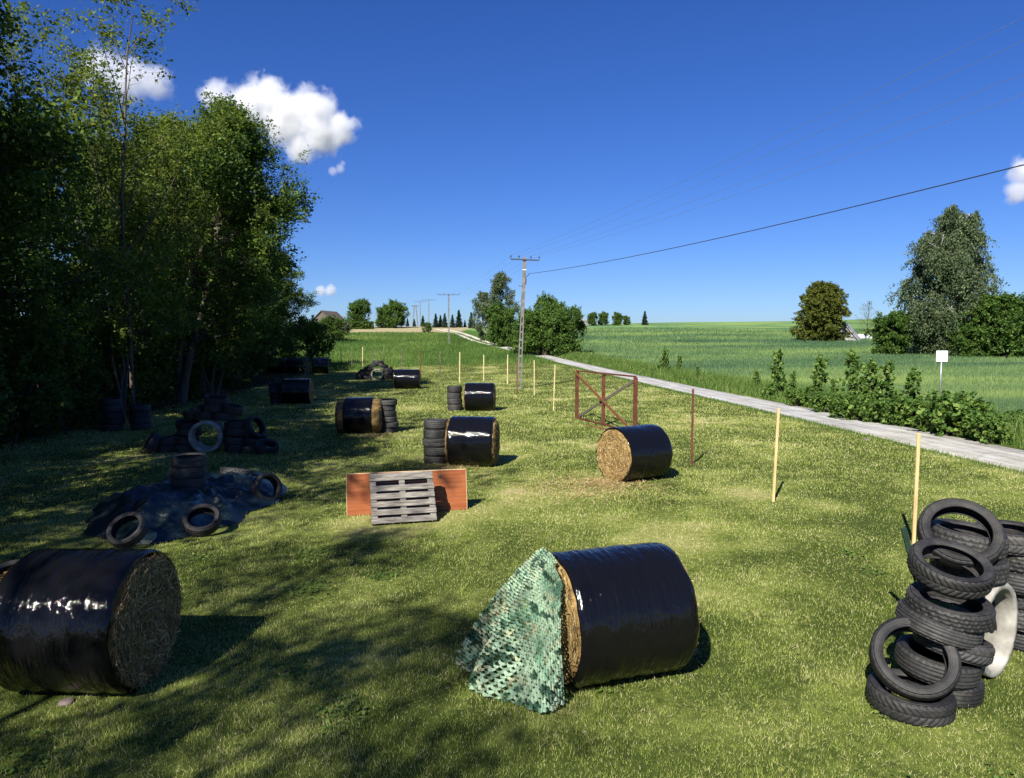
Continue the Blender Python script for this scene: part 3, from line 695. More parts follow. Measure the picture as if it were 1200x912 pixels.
replant(MB_, G(46.0, 87), 'low dark bush left of the big birch foot', 1.4, .55)
replant(MB_, G(51.5, 81.5), 'low dark green bush right under the big birch', 2.4, .42)
dome = grow(25, 10.6, 5.0, .03, 1, 96, 8, 5, .35, .1, .30, 26, profile=lambda t: math.sin(math.pi * min(1, .28 + .70 * t)) ** .5, curl=.05, twig=.7, r0=.2)
plant('broadleaf_tree', dome, G(51.6, 121), 'round olive tree alone on the field ridge beside the grey roof', 'tree', M['leaf_olive'], M['bark'], None, 0, .86)
bare = grow(26, 7.0, 2.6, .15, 1, 26, 7, 4, .7, 0, .16, 2, twig=.5, r0=.08, thin=.4)
plant('young_tree', bare, G(61.5, 125), 'thin half bare young tree beside the grey roofed house', 'tree', M['leaf_olive'], M['bark'], None, 0, .95)
# far trees on the left ridge
FT = replant(RT, G(-36.5, 170), 'round green tree on the ridge above the striped field', .5, .98)
FT2 = replant(RT, G(-30.4, 172), 'left of the two olive trees on the ridge above the striped field', 1.5, .8)
FT3 = replant(RT, G(-27.6, 172), 'right of the two olive trees on the ridge above the striped field', 2.5, .95)
for i_, (x, y, s, lb) in enumerate([(21.0, 190, .5, 'leftmost small tree on the far right field crest'), (24.3, 192, .52, 'small paired tree on the far right field crest'),
                       (28.0, 190, .5, 'small broad tree on the far right field crest'), (30.8, 193, .36, 'lowest small tree on the far right field crest')]):
    replant(RT, G(x, y), lb, i_ * 1.3, s)
def conifer(seed, h, r):
    q = np.random.default_rng(seed); V, Fs = tube_np(np.array([[0, 0, -.1], [0, 0, h * .5], [0, 0, h]]), np.array([h * .018, h * .012, .01]), 6)
    P = []; 
    for t in np.linspace(.06, .99, 22):
        L = r * (1 - t) ** .85 + .08; nb = int(7 + 8 * (1 - t))
        for b in range(nb):
            th = q.uniform(0, 6.28); l = L * q.uniform(.7, 1.15); s = np.linspace(.1, 1, 9)
            P.append(np.stack([np.cos(th) * l * s, np.sin(th) * l * s, t * h - .25 * l * s + .1 * l * s * s], 1) + q.normal(0, .08, (9, 3)))
    P = np.concatenate(P); lv, lf = leaf_quads(q, P, q.uniform(.3, .6, len(P)) * r / 1.4, .5, .1)
    return V, Fs, lv, lf, np.repeat(np.clip(q.normal(.4, .2, len(P)), 0, 1), 4)
CG = 'spruces along the far ridge'
cdat = conifer(31, 5.2, 1.35)
cfs = None
for px, dist, s, lb in [(478, 190, .55, 'smallest spruce just right of the olive trees on the left ridge'), (486, 186, .5, 'small bushy spruce by the twin legged pole'), (496, 186, .72, 'broad low spruce between two far poles'),
        (511, 176, .86, 'first spruce of the row right of the far poles'), (516.5, 178, .76, 'second spruce of the row, half hidden'), (521.5, 176, .88, 'third spruce of the row, left of the middle pole'),
        (530.5, 176, .80, 'spruce just right of the middle distance pole'), (538, 178, 1.08, 'tallest spruce of the ridge row'), (545, 180, .45, 'shortest spruce of the ridge row'), (552.5, 174, .95, 'last spruce of the row beside the road crest'),
        (755, 193, .95, 'lone dark spruce on the right field crest')]:
    x = (px - 600) / F * dist; z = float(hgt(x, dist))
    lift = 0
    if cfs is None: cfs = plant('spruce_tree', cdat, (x, dist, z), lb, 'tree', M['needle'], M['bark'], CG, 0, s * .74)
    else: replant(cfs, (x, dist, z), lb, px * .7, s * .74)
# hedge on the left ridge
hx = rng.uniform(-42, -32, 2600); hy = 166 + rng.normal(0, .5, 2600); hz = hgt(hx, hy) + rng.uniform(0, 1.7, 2600)
lv, lf = leaf_quads(rng, np.stack([hx, hy, hz], 1), rng.uniform(.3, .6, 2600), .7)
tag(mk('hedge', lv, lf, M['leaf_dark'], attrs=dict(tone=np.repeat(np.clip(rng.normal(.4, .2, 2600), 0, 1), 4))), 'clipped hedge under the round tree on the left ridge', 'hedge')
# small bush in the striped field
sb = replant(BU, G(*at(502, 391)[:2]), 'lone dark bush in the striped field', 0, .8); sb['group'] = 'bushes'

# saplings on the verge
sap = grow(41, 2.3, .40, .05, 1, 26, 3, 3, .8, 0, .17, 4, twig=.13, r0=.016, minr=.003, leafaspect=.85)
SG = 'saplings on the verge beyond the road'
SA = None
for i_, (px, pt, pb, lb) in enumerate([(777, 411, 441, 'first sapling past the gate frame on the verge'), (794, 419, 440, 'smaller sapling right beside the first one'), (817, 431, 450, 'lowest sapling on the verge above the red stake'),
        (888, 437, 462, 'faint low sapling left of the tall pair'), (914, 417, 469, 'tall sapling above the pale stake by the asphalt'), (928, 440, 474, 'short sapling filling the gap beside the tall one'), (955, 424, 478, 'tall sapling second in the row toward the sign'), (974, 448, 482, 'low sapling between two tall ones'),
        (1000, 420, 490, 'tallest and widest sapling before the slab joint'), (1024, 430, 492, 'slim sapling right of the widest one'), (1041, 432, 494, 'sapling directly over the slab joint'), (1064, 440, 497, 'single slim sapling left of the white sign'),
        (1016, 462, 496, 'low leafy shoot at the feet of the slim saplings'), (1086, 468, 500, 'low shoot below the white sign')]):
    x, y, z = at(px, pb); hgt_ = (pb - pt) / F * y; s = hgt_ / 2.3
    if SA is None: SA = plant('sapling', sap, (x, y, z), lb, 'sapling', M['leaf_maple'], M['bark'], SG, 0, s, 'stem')
    else: replant(SA, (x, y, z), lb, i_ * 1.1, s * rng.uniform(.85, 1.1), s * 1.05)
vb = grow(42, 1.2, .95, .02, 6, 34, 4, 3, .7, 0, .17, 6, twig=.2, r0=.014, minr=.003, leafaspect=.85)
VB = plant('maple_bush', vb, G(*at(1112, 510)[:2]), 'low maple bush with pale leaf tips behind the sign pole', 'bush', M['leaf_maple'], M['bark'], 'low bushes by the sign', 0, 1.0, 'stem')
for px, py, s, lb in [(1136, 512, .8, 'broad low maple bush right of the sign pole'), (1158, 520, .65, 'lowest bush at the right end of the sign group'), (1190, 508, .55, 'small bush cut by the right picture edge behind the road'), (1092, 503, .7, 'bush just left of the sign pole foot')]:
    replant(VB, G(*at(px, py)[:2]), lb, px * .3, s)

for i_, (px, py, s, wh) in enumerate([(905, 468, .55, 'at the foot of the tall sapling above the pale stake'), (932, 476, .6, 'between the two tall saplings'), (966, 484, .6, 'left of the widest sapling'), (990, 491, .7, 'under the left side of the widest sapling'), (1012, 494, .75, 'under the right side of the widest sapling'),
        (1036, 497, .7, 'in front of the slab joint saplings'), (1056, 499, .75, 'just left of the slim sapling by the sign'), (1074, 501, .7, 'just right of the slim sapling by the sign'), (786, 440, .5, 'between the two first saplings'), (1124, 505, .7, 'behind the broad maple bush by the sign')]):
    replant(VB, G(*at(px, py)[:2]), 'low leafy growth ' + wh, i_ * 1.7, s)['group'] = 'low growth along the verge'
ob = replant(BU, G(-29.3, 118), 'olive bush in front of the brown gabled house', 1.1, 1.5); ob['group'] = 'bushes'
ob = replant(BU, G(-31.5, 122), 'second olive bush hiding the foot of the brown gabled house', 2.1, 1.3); ob['group'] = 'bushes'

# ------------------------------------------------------------------ wrapped straw bales
def straw_core(D, L, bulge, seed, nst, ends=(1, 1), gold=0.):
    q = np.random.default_rng(seed); Rr = D / 2 - .012; nth = 56
    prof = [(-L / 2 - bulge, .02), (-L / 2 - bulge, .45), (-L / 2 - bulge * .75, .8), (-L / 2 - bulge * .2, .90), (-L / 2 + .04, .955)]
    prof = prof + [(x, .955) for x in np.linspace(-L / 2 + .15, L / 2 - .15, 5)] + [(-a, b) for a, b in prof[::-1]]
    th = np.arange(nth) * 2 * np.pi / nth
    P = []
    for k, (x, r) in enumerate(prof):
        rr = r * Rr * (1 + .012 * q.normal(size=nth)); xx = x + .014 * q.normal(size=nth) * (1 if abs(x) > L / 2 - .1 else 0)
        P.append(np.stack([xx, rr * np.sin(th), rr * np.cos(th)], 1))
    P = np.stack(P); m = len(prof)
    i = np.arange(m - 1)[:, None] * nth; j = np.arange(nth)[None]
    f = np.stack([i + j, i + (j + 1) % nth, i + nth + (j + 1) % nth, i + nth + j], -1).reshape(-1, 4)
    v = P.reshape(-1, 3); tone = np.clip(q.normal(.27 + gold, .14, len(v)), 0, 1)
    Vs, Fs, T, n = [v], [f], [tone], len(v)
    for sgn in (-1, 1):
        if not ends[0 if sgn < 0 else 1]: continue
        k = nst; r = Rr * .93 * np.sqrt(q.uniform(0, 1, k)); a = q.uniform(0, 6.28, k)
        dome = bulge * (1 - (r / Rr) ** 4)
        c = np.stack([sgn * (L / 2 + dome + q.uniform(.0, .02, k)), r * np.sin(a), r * np.cos(a)], 1)
        edge_ = (r / Rr) ** 3; ph = a + q.normal(np.pi / 2, .95 * (1 - .75 * edge_), k); l = q.uniform(.03, .11, k) * (1 - .5 * edge_); d = np.stack([q.normal(0, .22, k), np.sin(ph), np.cos(ph)], 1)
        d *= (l / np.linalg.norm(d, axis=1))[:, None]; wq = q.uniform(.0022, .0048, k)
        s = np.cross(d, np.array([1., 0, 0]) + q.normal(0, .5, (k, 3))); s *= (wq / (np.linalg.norm(s, axis=1) + 1e-9))[:, None]
        vv = np.stack([c - d - s, c - d + s, c + d + s, c + d - s], 1).reshape(-1, 3)
        Vs.append(vv); Fs.append(np.arange(4 * k).reshape(k, 4) + n); n += 4 * k
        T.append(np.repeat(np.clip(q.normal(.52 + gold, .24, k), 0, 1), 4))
    return np.concatenate(Vs), np.concatenate(Fs), np.concatenate(T)

def film(D, L, seed, rag=.012):
    q = np.random.default_rng(seed); Rr = D / 2; nth = 96
    xs = np.concatenate([[-L / 2 + .05, -L / 2 + .012, -L / 2 - .004, -L / 2 + .015], np.linspace(-L / 2 + .05, L / 2 - .05, 30), [L / 2 - .015, L / 2 + .004, L / 2 - .012, L / 2 - .05]])
    rs = np.concatenate([[.90, .925, .965, .99], np.ones(30), [.99, .965, .925, .90]])
    th = np.arange(nth) * 2 * np.pi / nth
    TH, XX = np.meshgrid(th, xs); RS = np.repeat(rs[:, None], nth, 1)
    wob = .010 * (vn(XX * 3 + 9, np.sin(TH) * 2 + 7, 1.5, seed) - .5) + .006 * (vn(XX * 24, np.cos(TH) * 2 + 5, 1, seed + 1) - .5)
    rr = Rr * RS + wob + .0045 * ((XX * 4.3 + .22 * np.sin(TH + seed) + .05 * vn(np.sin(TH) * 4 + 9, np.cos(TH) * 4 + 9, 1, seed + 9)) % 1.0)
    edge = np.zeros_like(XX); lim = np.abs(XX) > L / 2 - .03
    edge[lim] = (np.sign(XX) * rag * 2 * (vn(np.sin(TH) * 5 + 9, np.cos(TH) * 5 + 9 + np.sign(XX) * 20, 1, seed + 4) - .5))[lim]
    v = np.stack([XX + edge, rr * np.sin(TH), rr * np.cos(TH)], -1).reshape(-1, 3)
    m = len(xs); i = np.arange(m - 1)[:, None] * nth; j = np.arange(nth)[None]
    f = np.stack([i + j, i + nth + j, i + nth + (j + 1) % nth, i + (j + 1) % nth], -1).reshape(-1, 4)
    return v, f
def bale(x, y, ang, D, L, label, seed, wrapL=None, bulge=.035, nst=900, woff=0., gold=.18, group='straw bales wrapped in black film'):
    root = empty('straw_bale', G(x, y), (0, 0, R(ang))); tag(root, label, 'bale', group)
    zc = D / 2 - .04
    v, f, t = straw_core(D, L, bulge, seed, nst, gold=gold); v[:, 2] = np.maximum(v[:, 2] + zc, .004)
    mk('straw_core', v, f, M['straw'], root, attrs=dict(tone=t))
    v, f = film(D, wrapL or L, seed + 50); v[:, 0] += woff; v[:, 2] = np.maximum(v[:, 2] + zc, .001)
    mk('film_wrap', v, f, M['wrap'], root, smooth=True)
    return root
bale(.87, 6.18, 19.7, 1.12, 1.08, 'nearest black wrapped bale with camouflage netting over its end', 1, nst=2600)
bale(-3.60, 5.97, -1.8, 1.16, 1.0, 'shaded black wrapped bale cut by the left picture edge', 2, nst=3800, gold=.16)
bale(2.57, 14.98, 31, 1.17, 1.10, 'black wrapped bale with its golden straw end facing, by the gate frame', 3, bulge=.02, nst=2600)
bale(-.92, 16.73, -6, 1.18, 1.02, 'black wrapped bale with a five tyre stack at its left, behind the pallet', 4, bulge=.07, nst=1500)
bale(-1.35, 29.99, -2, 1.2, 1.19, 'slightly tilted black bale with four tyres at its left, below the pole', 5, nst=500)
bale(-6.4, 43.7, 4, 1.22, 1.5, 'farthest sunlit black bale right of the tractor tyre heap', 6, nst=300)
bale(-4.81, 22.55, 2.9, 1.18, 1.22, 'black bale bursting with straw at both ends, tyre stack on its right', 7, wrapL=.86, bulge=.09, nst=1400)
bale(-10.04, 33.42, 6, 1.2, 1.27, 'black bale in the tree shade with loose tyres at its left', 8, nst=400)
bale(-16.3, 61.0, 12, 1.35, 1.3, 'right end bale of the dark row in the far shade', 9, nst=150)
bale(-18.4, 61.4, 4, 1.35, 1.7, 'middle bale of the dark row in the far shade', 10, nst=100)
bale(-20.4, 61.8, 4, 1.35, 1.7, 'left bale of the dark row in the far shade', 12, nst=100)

# straw spilled in front of the bale by the gate
n_ = 1300; a = rng.normal(0, 1, (n_, 2)); x = 1.5 + a[:, 0] * .7; y = 14.1 + a[:, 1] * .7
k2 = 120; x = np.concatenate([x, rng.normal(2.0, .35, 700), rng.normal(-1.5, .3, 400), rng.normal(-4.2, .4, 400), rng.normal(1.62, .06, 24)])
y = np.concatenate([y, rng.normal(14.5, .3, 700), rng.normal(16.3, .3, 400), rng.normal(21.8, .4, 400), rng.normal(6.42, .06, 24)])
n_ = len(x); l = rng.uniform(.03, .1, n_); a = rng.uniform(0, 3.14, n_); z = hgt(x, y) + rng.uniform(.02, .06, n_); wv_ = .004
ca, sa = np.cos(a), np.sin(a); tz = rng.normal(0, .015, n_)
v = np.stack([np.stack([x - ca * l - sa * wv_, y - sa * l + ca * wv_, z - tz], 1), np.stack([x - ca * l + sa * wv_, y - sa * l - ca * wv_, z - tz], 1),
              np.stack([x + ca * l + sa * wv_, y + sa * l - ca * wv_, z + tz], 1), np.stack([x + ca * l - sa * wv_, y + sa * l + ca * wv_, z + tz], 1)], 1)
tag(mk('straw_litter', v.reshape(-1, 3), np.arange(4 * n_).reshape(-1, 4), M['straw'], attrs=dict(tone=np.repeat(np.clip(rng.normal(.88, .2, n_), 0, 1), 4))), 'loose straw spilled on the grass by the bales', kind='stuff')

# camouflage net hanging from the nearest bale
def camo_net():
    q = np.random.default_rng(77); ns, ntt = 58, 66
    def curve(pts, s):
        pts = np.array(pts, float); k = np.linspace(0, 1, len(pts)); return np.stack([np.interp(s, k, pts[:, i]) for i in range(3)], -1)
    topc = [(.30, 6.22, 1.07), (.30, 6.05, 1.12), (.36, 5.88, 1.10), (.43, 5.72, 1.0)]
    midc = [(-.10, 6.16, .66), (-.04, 5.85, .70), (.14, 5.60, .72), (.39, 5.50, .64)]
    botc = [(-.46, 6.22, .03), (-.36, 5.85, .02), (.06, 5.38, .02), (.42, 5.44, .06)]
    s = np.linspace(0, 1, ns + 1); t = np.linspace(0, 1, ntt + 1)
    A, B, Cc = curve(topc, s), curve(midc, s), curve(botc, s)
    # smooth along s
    for arr in (A, B, Cc):
        for _ in range(60): arr[1:-1] = arr[1:-1] * .5 + (arr[2:] + arr[:-2]) * .25
    T = t[None, :, None]
    P = A[:, None] * (1 - T) * (1 - 2 * T) + B[:, None] * 4 * T * (1 - T) + Cc[:, None] * T * (2 * T - 1)
    SS, TT = np.meshgrid(s, t, indexing='ij')
    fold = .055 * np.sin(SS * 13 + 2.0 * TT + 1.5 * vn(SS * 3, TT * 3, 1, 3)) * (.25 + TT) + .05 * (fbm(SS * 4, TT * 4, 1, 5) - .5)
    nrm = np.cross(np.gradient(P, axis=0), np.gradient(P, axis=1)); nrm /= np.linalg.norm(nrm, axis=-1)[..., None] + 1e-9
    if nrm[ns // 2, ntt // 2, 1] > 0: nrm = -nrm
    P = P + nrm * fold[..., None]
    ax = np.array([math.cos(R(19.7)), math.sin(R(19.7)), 0]); c0 = np.array([.87, 6.18, 0]) - ax * .60   # keep it outside the straw end
    d = (P - c0) @ ax; P = P - ax * np.clip(d + .012, 0, None)[..., None] * ((P[..., 2] < 1.06)[..., None])
    P[..., 2] = np.maximum(P[..., 2], .012)
    pal = np.array([(.07, .17, .10), (.18, .31, .20), (.29, .41, .28), (.36, .35, .21), (.012, .035, .02), (.085, .19, .12), (.38, .43, .31), (.024, .07, .042)])
    # rows of wavy cut ribbon that touch their neighbours at every crest, leaving brick-like holes
    V, Fq, Cl = [], [], []; n = 0
    def bil(A_, a, b):
        a = np.clip(a, 0, .9999) * ns; b = np.clip(b, 0, .9999) * ntt; i = a.astype(int); j = b.astype(int); u = (a - i)[:, None]; v_ = (b - j)[:, None]
        return (A_[i, j] * (1 - u) + A_[i + 1, j] * u) * (1 - v_) + (A_[i, j + 1] * (1 - u) + A_[i + 1, j + 1] * u) * v_
    rows, waves, per = 46, 23, 10
    a = np.linspace(0, 1, waves * per + 1)
    for r_ in range(rows):
        pitch = 1 / rows; jit = .10 * vn(a * 30, a * 0 + r_, 1, 41)
        ph = 2 * np.pi * waves * a + (r_ % 2) * np.pi
        tight = 1 + .9 * sstep(a, .5, .85) + .3 * (fbm(a * 6, a * 0 + r_ * .25, 1, 44, 2) - .5)
        cb = (r_ + .5) * pitch + pitch * (.30 * np.sin(ph) + .5 * (jit - .05))
        hw_ = pitch * (.30 + .10 * vn(a * 50, a * 0 + r_ * 3.1, 1, 42)) * np.clip(tight, .8, 1.7)
        sa_ = a + .006 * (vn(a * 9, a * 0 + r_ * .6, 1, 43) - .5)
        N0 = bil(nrm, sa_, cb)
        ruf = .010 * np.cos(ph) + .010 * (vn(a * 40, a * 0 + r_ * 2.7, 1, 46) - .3)
        up_, lo_ = bil(P, sa_, cb - hw_), bil(P, sa_, cb + hw_)
        tw = (.010 * np.sin(ph * .5 + r_) + .006 * q.normal(size=len(a)))[:, None]
        up_ = up_ + N0 * ruf[:, None] + N0 * tw; lo_ = lo_ + N0 * ruf[:, None] - N0 * tw
        k = fbm(a * 5, a * 0 + r_ * .12, 1, 15, 3) + .10 * (vn(a * 60, a * 0 + r_ * 7, 1, 48) - .5)
        wts = np.clip((k - .30) * 7.5, 0, 2.999); i = wts.astype(int); u = (wts - i)[:, None]
        seq = np.array([pal[5], pal[1], pal[2], pal[2]]); col = seq[i] * (1 - u) + seq[i + 1] * u
        tan_ = sstep(fbm(a * 14 + 30, a * 0 + r_ * .6, 1, 51, 3) + .08 * (a < .45), .60, .72)[:, None] * .75; col = col * (1 - tan_) + np.array(pal[3]) * 1.15 * tan_
        drk = sstep(fbm(a * 9 + 60, a * 0 + r_ * .4, 1, 53, 3), .60, .68)[:, None]; col = col * (1 - drk) + np.array(pal[7]) * drk
        col = col * (.85 + .3 * vn(a * 70, a * 0 + r_ * 5, 1, 55))[:, None]
        m_ = len(a); pts = np.stack([up_, lo_], 1).reshape(-1, 3); pts[:, 2] = np.maximum(pts[:, 2], .006)
        V.append(pts); b_ = n + np.arange(m_ - 1)[:, None] * 2; Fq.append(b_ + np.array([[0, 2, 3, 1]])); n += 2 * m_; Cl.append(np.repeat(col, 2, 0))
    V, Fq, Cl = np.concatenate(V), np.concatenate(Fq), np.concatenate(Cl)
    o = mk('camouflage_net', V, Fq, M['net'], cols=Cl, smooth=True)
    tag(o, 'green and tan camouflage net draped over the near bale end', 'net')
camo_net()

# ------------------------------------------------------------------ tyres
TR, TW = .32, .19
def tyre_meshes(kind):
    nu, nv = (216, 19); h = TW / 2
    vv = np.linspace(-1, 1, nv); uu = np.arange(nu) * 2 * np.pi / nu
    U, Vv = np.meshgrid(uu, vv)
    base = TR - .020 * np.clip(np.abs(Vv) - .72, 0, None) / .28 - .012 * np.clip(np.abs(Vv) - .9, 0, None) / .1 - .004 * Vv ** 2
    gr = np.zeros_like(U); k = np.arange(nu)[None, :]
    rib = np.isin(np.arange(nv), [4, 7, 11, 14])[:, None]
    if kind == 'ribbed':
        gr = np.where(rib, .010, 0) + np.where((np.abs(Vv) > .74) & (k % 6 < 2), .006, 0)
    elif kind == 'chevron':
        ph = (k + np.round(np.abs(Vv) * 9)).astype(int) % 6; gr = np.where(ph < 2, .009, 0) + np.where(np.arange(nv)[:, None] == 9, .009, 0)
    elif kind == 'block':
        gr = np.where(np.isin(np.arange(nv), [5, 9, 13])[:, None], .010, 0) + np.where((k + (np.arange(nv)[:, None] // 4) * 3) % 8 < 2, .008, 0)
    elif kind == 'lug':
        ph = (k * 1 + np.round(np.sign(Vv) * 0 + np.abs(Vv) * 10)).astype(int) + np.where(Vv > 0, 6, 0)
        gr = np.where(ph % 12 < 7, .035, 0)
    rr = base - gr
    v = np.stack([rr * np.cos(U), rr * np.sin(U), Vv * h * .97], -1).reshape(-1, 3)
    i = np.arange(nv - 1)[:, None] * nu; j = np.arange(nu)[None]
    f = np.stack([i + j, i + (j + 1) % nu, i + nu + (j + 1) % nu, i + nu + j], -1).reshape(-1, 4)
    # carcass: sidewalls, beads and inner liner as one closed lathe
    half = [(TR - .034, .97), (.292, 1.03), (.283, 1.045), (.279, 1.035), (.262, 1.05), (.243, 1.02), (.226, .95), (.217, .90), (.209, .87), (.205, .80), (.207, .72), (.222, .70), (.245, .86), (.27, .90), (.292, .80), (.296, .4)]
    half = [(TR - (TR - r) * .82, z) for r, z in half]
    prof = [(r, z * h) for r, z in half] + [(r, -z * h) for r, z in half[::-1]]
    m = len(prof); na = 72; th = np.arange(na) * 2 * np.pi / na
    cv = np.stack([np.stack([r * np.cos(th), r * np.sin(th), np.full(na, z)], 1) for r, z in prof]).reshape(-1, 3)
    i = np.arange(m)[:, None] * na; j = np.arange(na)[None]; i2 = ((np.arange(m) + 1) % m)[:, None] * na
    cf = np.stack([i + j, i2 + j, i2 + (j + 1) % na, i + (j + 1) % na], -1).reshape(-1, 4)
    return (cv, cf), (v, f)
TM = {}
for kd in ('ribbed', 'chevron', 'block', 'lug'):
    (cv, cf), (v, f) = tyre_meshes(kd)
    a = mk('tyre', cv, cf, M['sidewall'], smooth=True); b = mk('tread', v, f, M['tread'], smooth=False)
    TM[kd] = (a.data, b.data); bpy.data.objects.remove(a); bpy.data.objects.remove(b)
def tyre(loc, label, group, kind='ribbed', nrm=(0, 0, 1), spin=0, r=TR, wd=TW):
    o = bpy.data.objects.new('tyre', TM[kind][0]); COL.objects.link(o)
    q = Vector(nrm).normalized().to_track_quat('Z', 'Y') @ Euler((0, 0, spin)).to_quaternion()
    o.rotation_mode = 'QUATERNION'; o.rotation_quaternion = q; o.location = loc; o.scale = (r / TR, r / TR, wd / TW)
    c = bpy.data.objects.new('tread', TM[kind][1]); COL.objects.link(c); c.parent = o
    tag(o, label, 'tyre', group); return o
ORD = ['bottom', 'second', 'third', 'fourth', 'fifth', 'sixth', 'seventh']
KS = ['ribbed', 'block', 'chevron']
def stack(x, y, n, where, group, r=.31, wd=.2, jit=.02, z0=0., kinds=KS, tilt=.02):
    for k in range(n):
        nm = 'top' if k == n - 1 else ORD[k]
        tyre((x + rng.normal(0, jit), y + rng.normal(0, jit), float(hgt(x, y)) + z0 + wd * (k + .5)), f'{nm} tyre of the {["", "single", "two", "three", "four", "five", "six", "seven"][n]} tyre stack {where}' if n > 1 else f'single flat tyre {where}',
             group, kinds[(k + int(abs(x) * 7)) % len(kinds)], (rng.normal(0, tilt), rng.normal(0, tilt), 1), rng.uniform(0, 6), r * rng.uniform(.97, 1.03), wd * .99)
stack(-1.80, 16.95, 5, 'left of the bale behind the pallet', 'tyres stacked beside bales', wd=.21)
stack(-2.42, 30.2, 4, 'left of the tilted bale below the pole', 'tyres stacked beside bales', wd=.255, r=.32)
stack(-3.98, 22.7, 6, 'right of the bale bursting with straw', 'tyres stacked beside bales', wd=.178, r=.30)
stack(-11.05, 33.5, 4, 'left of the bale in the tree shade', 'tyres stacked beside bales', wd=.24, r=.30, jit=.05, tilt=.08)
# near right heap round a concrete ring
NG = 'tyres of the near right heap'
near = [
    ((3.15, 5.50, .09), (.02, -.03, 1), 'chevron', .315, .175, 'front tyre lying flat on the grass at the right, chevron tread'),
    ((3.17, 5.50, .41), (-.25, -.72, .64), 'ribbed', .318, .15, 'big tyre ring leaning on the front flat tyre'),
    ((3.56, 5.76, .09), (.05, -.02, 1), 'ribbed', .295, .18, 'bottom tyre of the column behind the leaning ring'),
    ((3.50, 5.74, .275), (.10, -.06, 1), 'ribbed', .31, .18, 'grooved tyre seen through the leaning ring'),
    ((3.60, 5.70, .45), (.24, .05, 1), 'chevron', .285, .15, 'tilted tyre squeezed beside the concrete ring'),
    ((3.48, 5.71, .605), (.26, -.06, 1), 'ribbed', .315, .15, 'tilted tyre above the leaning ring with fine worn lines'),
    ((3.55, 5.69, .755), (.06, -.14, 1), 'block', .315, .155, 'open flat tyre holding the slanted one, right heap'),
    ((3.57, 5.73, 1.06), (.03, -.36, 1), 'chevron', .31, .17, 'slanted tyre with angled tread near the top of the right heap'),
    ((4.05, 6.24, .93), (.03, -.05, 1), 'block', .30, .19, 'tyre lying on the concrete ring of the right heap'),
    ((4.10, 6.36, 1.12), (.10, -.05, 1), 'block', .315, .20, 'block tread tyre behind the topmost ring of the right heap'),
    ((3.86, 6.08, 1.25), (-.25, -.66, .68), 'ribbed', .325, .15, 'topmost tyre standing aslant on the right heap'),
    ]
for loc, nr, kd, r_, w_, lb in near: tyre(loc, lb, NG, kd, nr, rng.uniform(0, 6), r_, w_)
for k, (x, y, z) in enumerate([(4.95, 6.75, .09), (4.90, 6.72, .275), (4.96, 6.78, .46), (4.88, 6.74, .645), (4.92, 6.78, .83), (4.80, 6.80, 1.02)]):
    tyre((x, y, z), f'{["bottom", "second", "third", "fourth", "fifth", "top"][k]} tyre of the column right of the concrete ring, at the picture edge', NG, KS[k % 3], (rng.normal(0, .05), rng.normal(0, .05), 1), rng.uniform(0, 6), .31, .18)
tyre((4.55, 6.62, .42), 'upright tyre standing against the back of the concrete ring', NG, 'block', (.62, -.77, .12), 0, .36, .20)
def concrete_ring(loc, ang, ro, ri, ln, label):
    prof = [(ro, -ln / 2), (ro, ln / 2 - .01), (ro - .01, ln / 2), (ri + .01, ln / 2), (ri, ln / 2 - .01), (ri, -ln / 2)]
    na = 64; th = np.arange(na) * 2 * np.pi / na; q = np.random.default_rng(int(abs(loc[0]) * 100))
    v = np.stack([np.stack([r * np.cos(th), np.full(na, y), r * np.sin(th)], 1) for r, y in prof]); v += q.normal(0, .0015, v.shape)
    m = len(prof); i = np.arange(m)[:, None] * na; i2 = ((np.arange(m) + 1) % m)[:, None] * na; j = np.arange(na)[None]
    f = np.stack([i + j, i2 + j, i2 + (j + 1) % na, i + (j + 1) % na], -1).reshape(-1, 4)
    o = mk('concrete_ring', v.reshape(-1, 3), f, M['concrete'], smooth=False)
    o.location = (loc[0], loc[1], loc[2] + ro); o.rotation_euler = (0, 0, R(ang)); return tag(o, label, 'concrete ring', 'concrete pipe rings in tyre heaps')
concrete_ring((4.14, 6.14, 0.0), 217, .41, .35, .26, 'sunlit concrete ring standing in the near right tyre heap')
tag(MB().bar((4.22, 7.05, -.05), (3.87, 6.98, 1.06), .05, .02).build('metal_stake', M['greenstick']), 'dark green metal stake leaning behind the right tyre heap', 'stake')

# shaded heap on the left
HG = 'tyres of the shaded left heap'
concrete_ring((-8.0, 18.75, 0), 176 + 10, .42, .33, .55, 'shaded concrete ring in the left tyre heap')
hp = [(-8.62, 18.8, .10, (0, 0, 1)), (-8.60, 18.85, .30, (.1, 0, 1)), (-8.55, 18.9, .50, (0, .1, 1)), (-8.58, 18.9, .70, (.15, -.1, 1)), (-9.1, 18.75, .10, (0, 0, 1)), (-9.05, 18.8, .30, (-.2, -.1, 1)), (-9.38, 18.5, .25, (-.75, -.45, .55)),
      (-7.28, 18.8, .10, (0, 0, 1)), (-7.3, 18.85, .30, (.1, .0, 1)), (-7.32, 18.85, .50, (0, .1, 1)), (-7.3, 18.9, .70, (-.12, 0, 1)), (-6.8, 18.7, .10, (0, 0, 1)), (-6.78, 18.8, .30, (.2, -.1, 1)), (-6.82, 18.95, .62, (.85, -.3, .35)), (-6.4, 18.55, .16, (.3, -.25, 1)),
      (-8.15, 18.95, .95, (0, .05, 1)), (-7.6, 18.95, .93, (.08, 0, 1)), (-7.9, 19.0, 1.15, (0, 0, 1)), (-7.45, 19.0, 1.12, (.3, 0, 1)), (-8.45, 19.0, 1.05, (-.4, -.1, 1)), (-7.85, 19.0, 1.34, (.15, -.15, 1))]
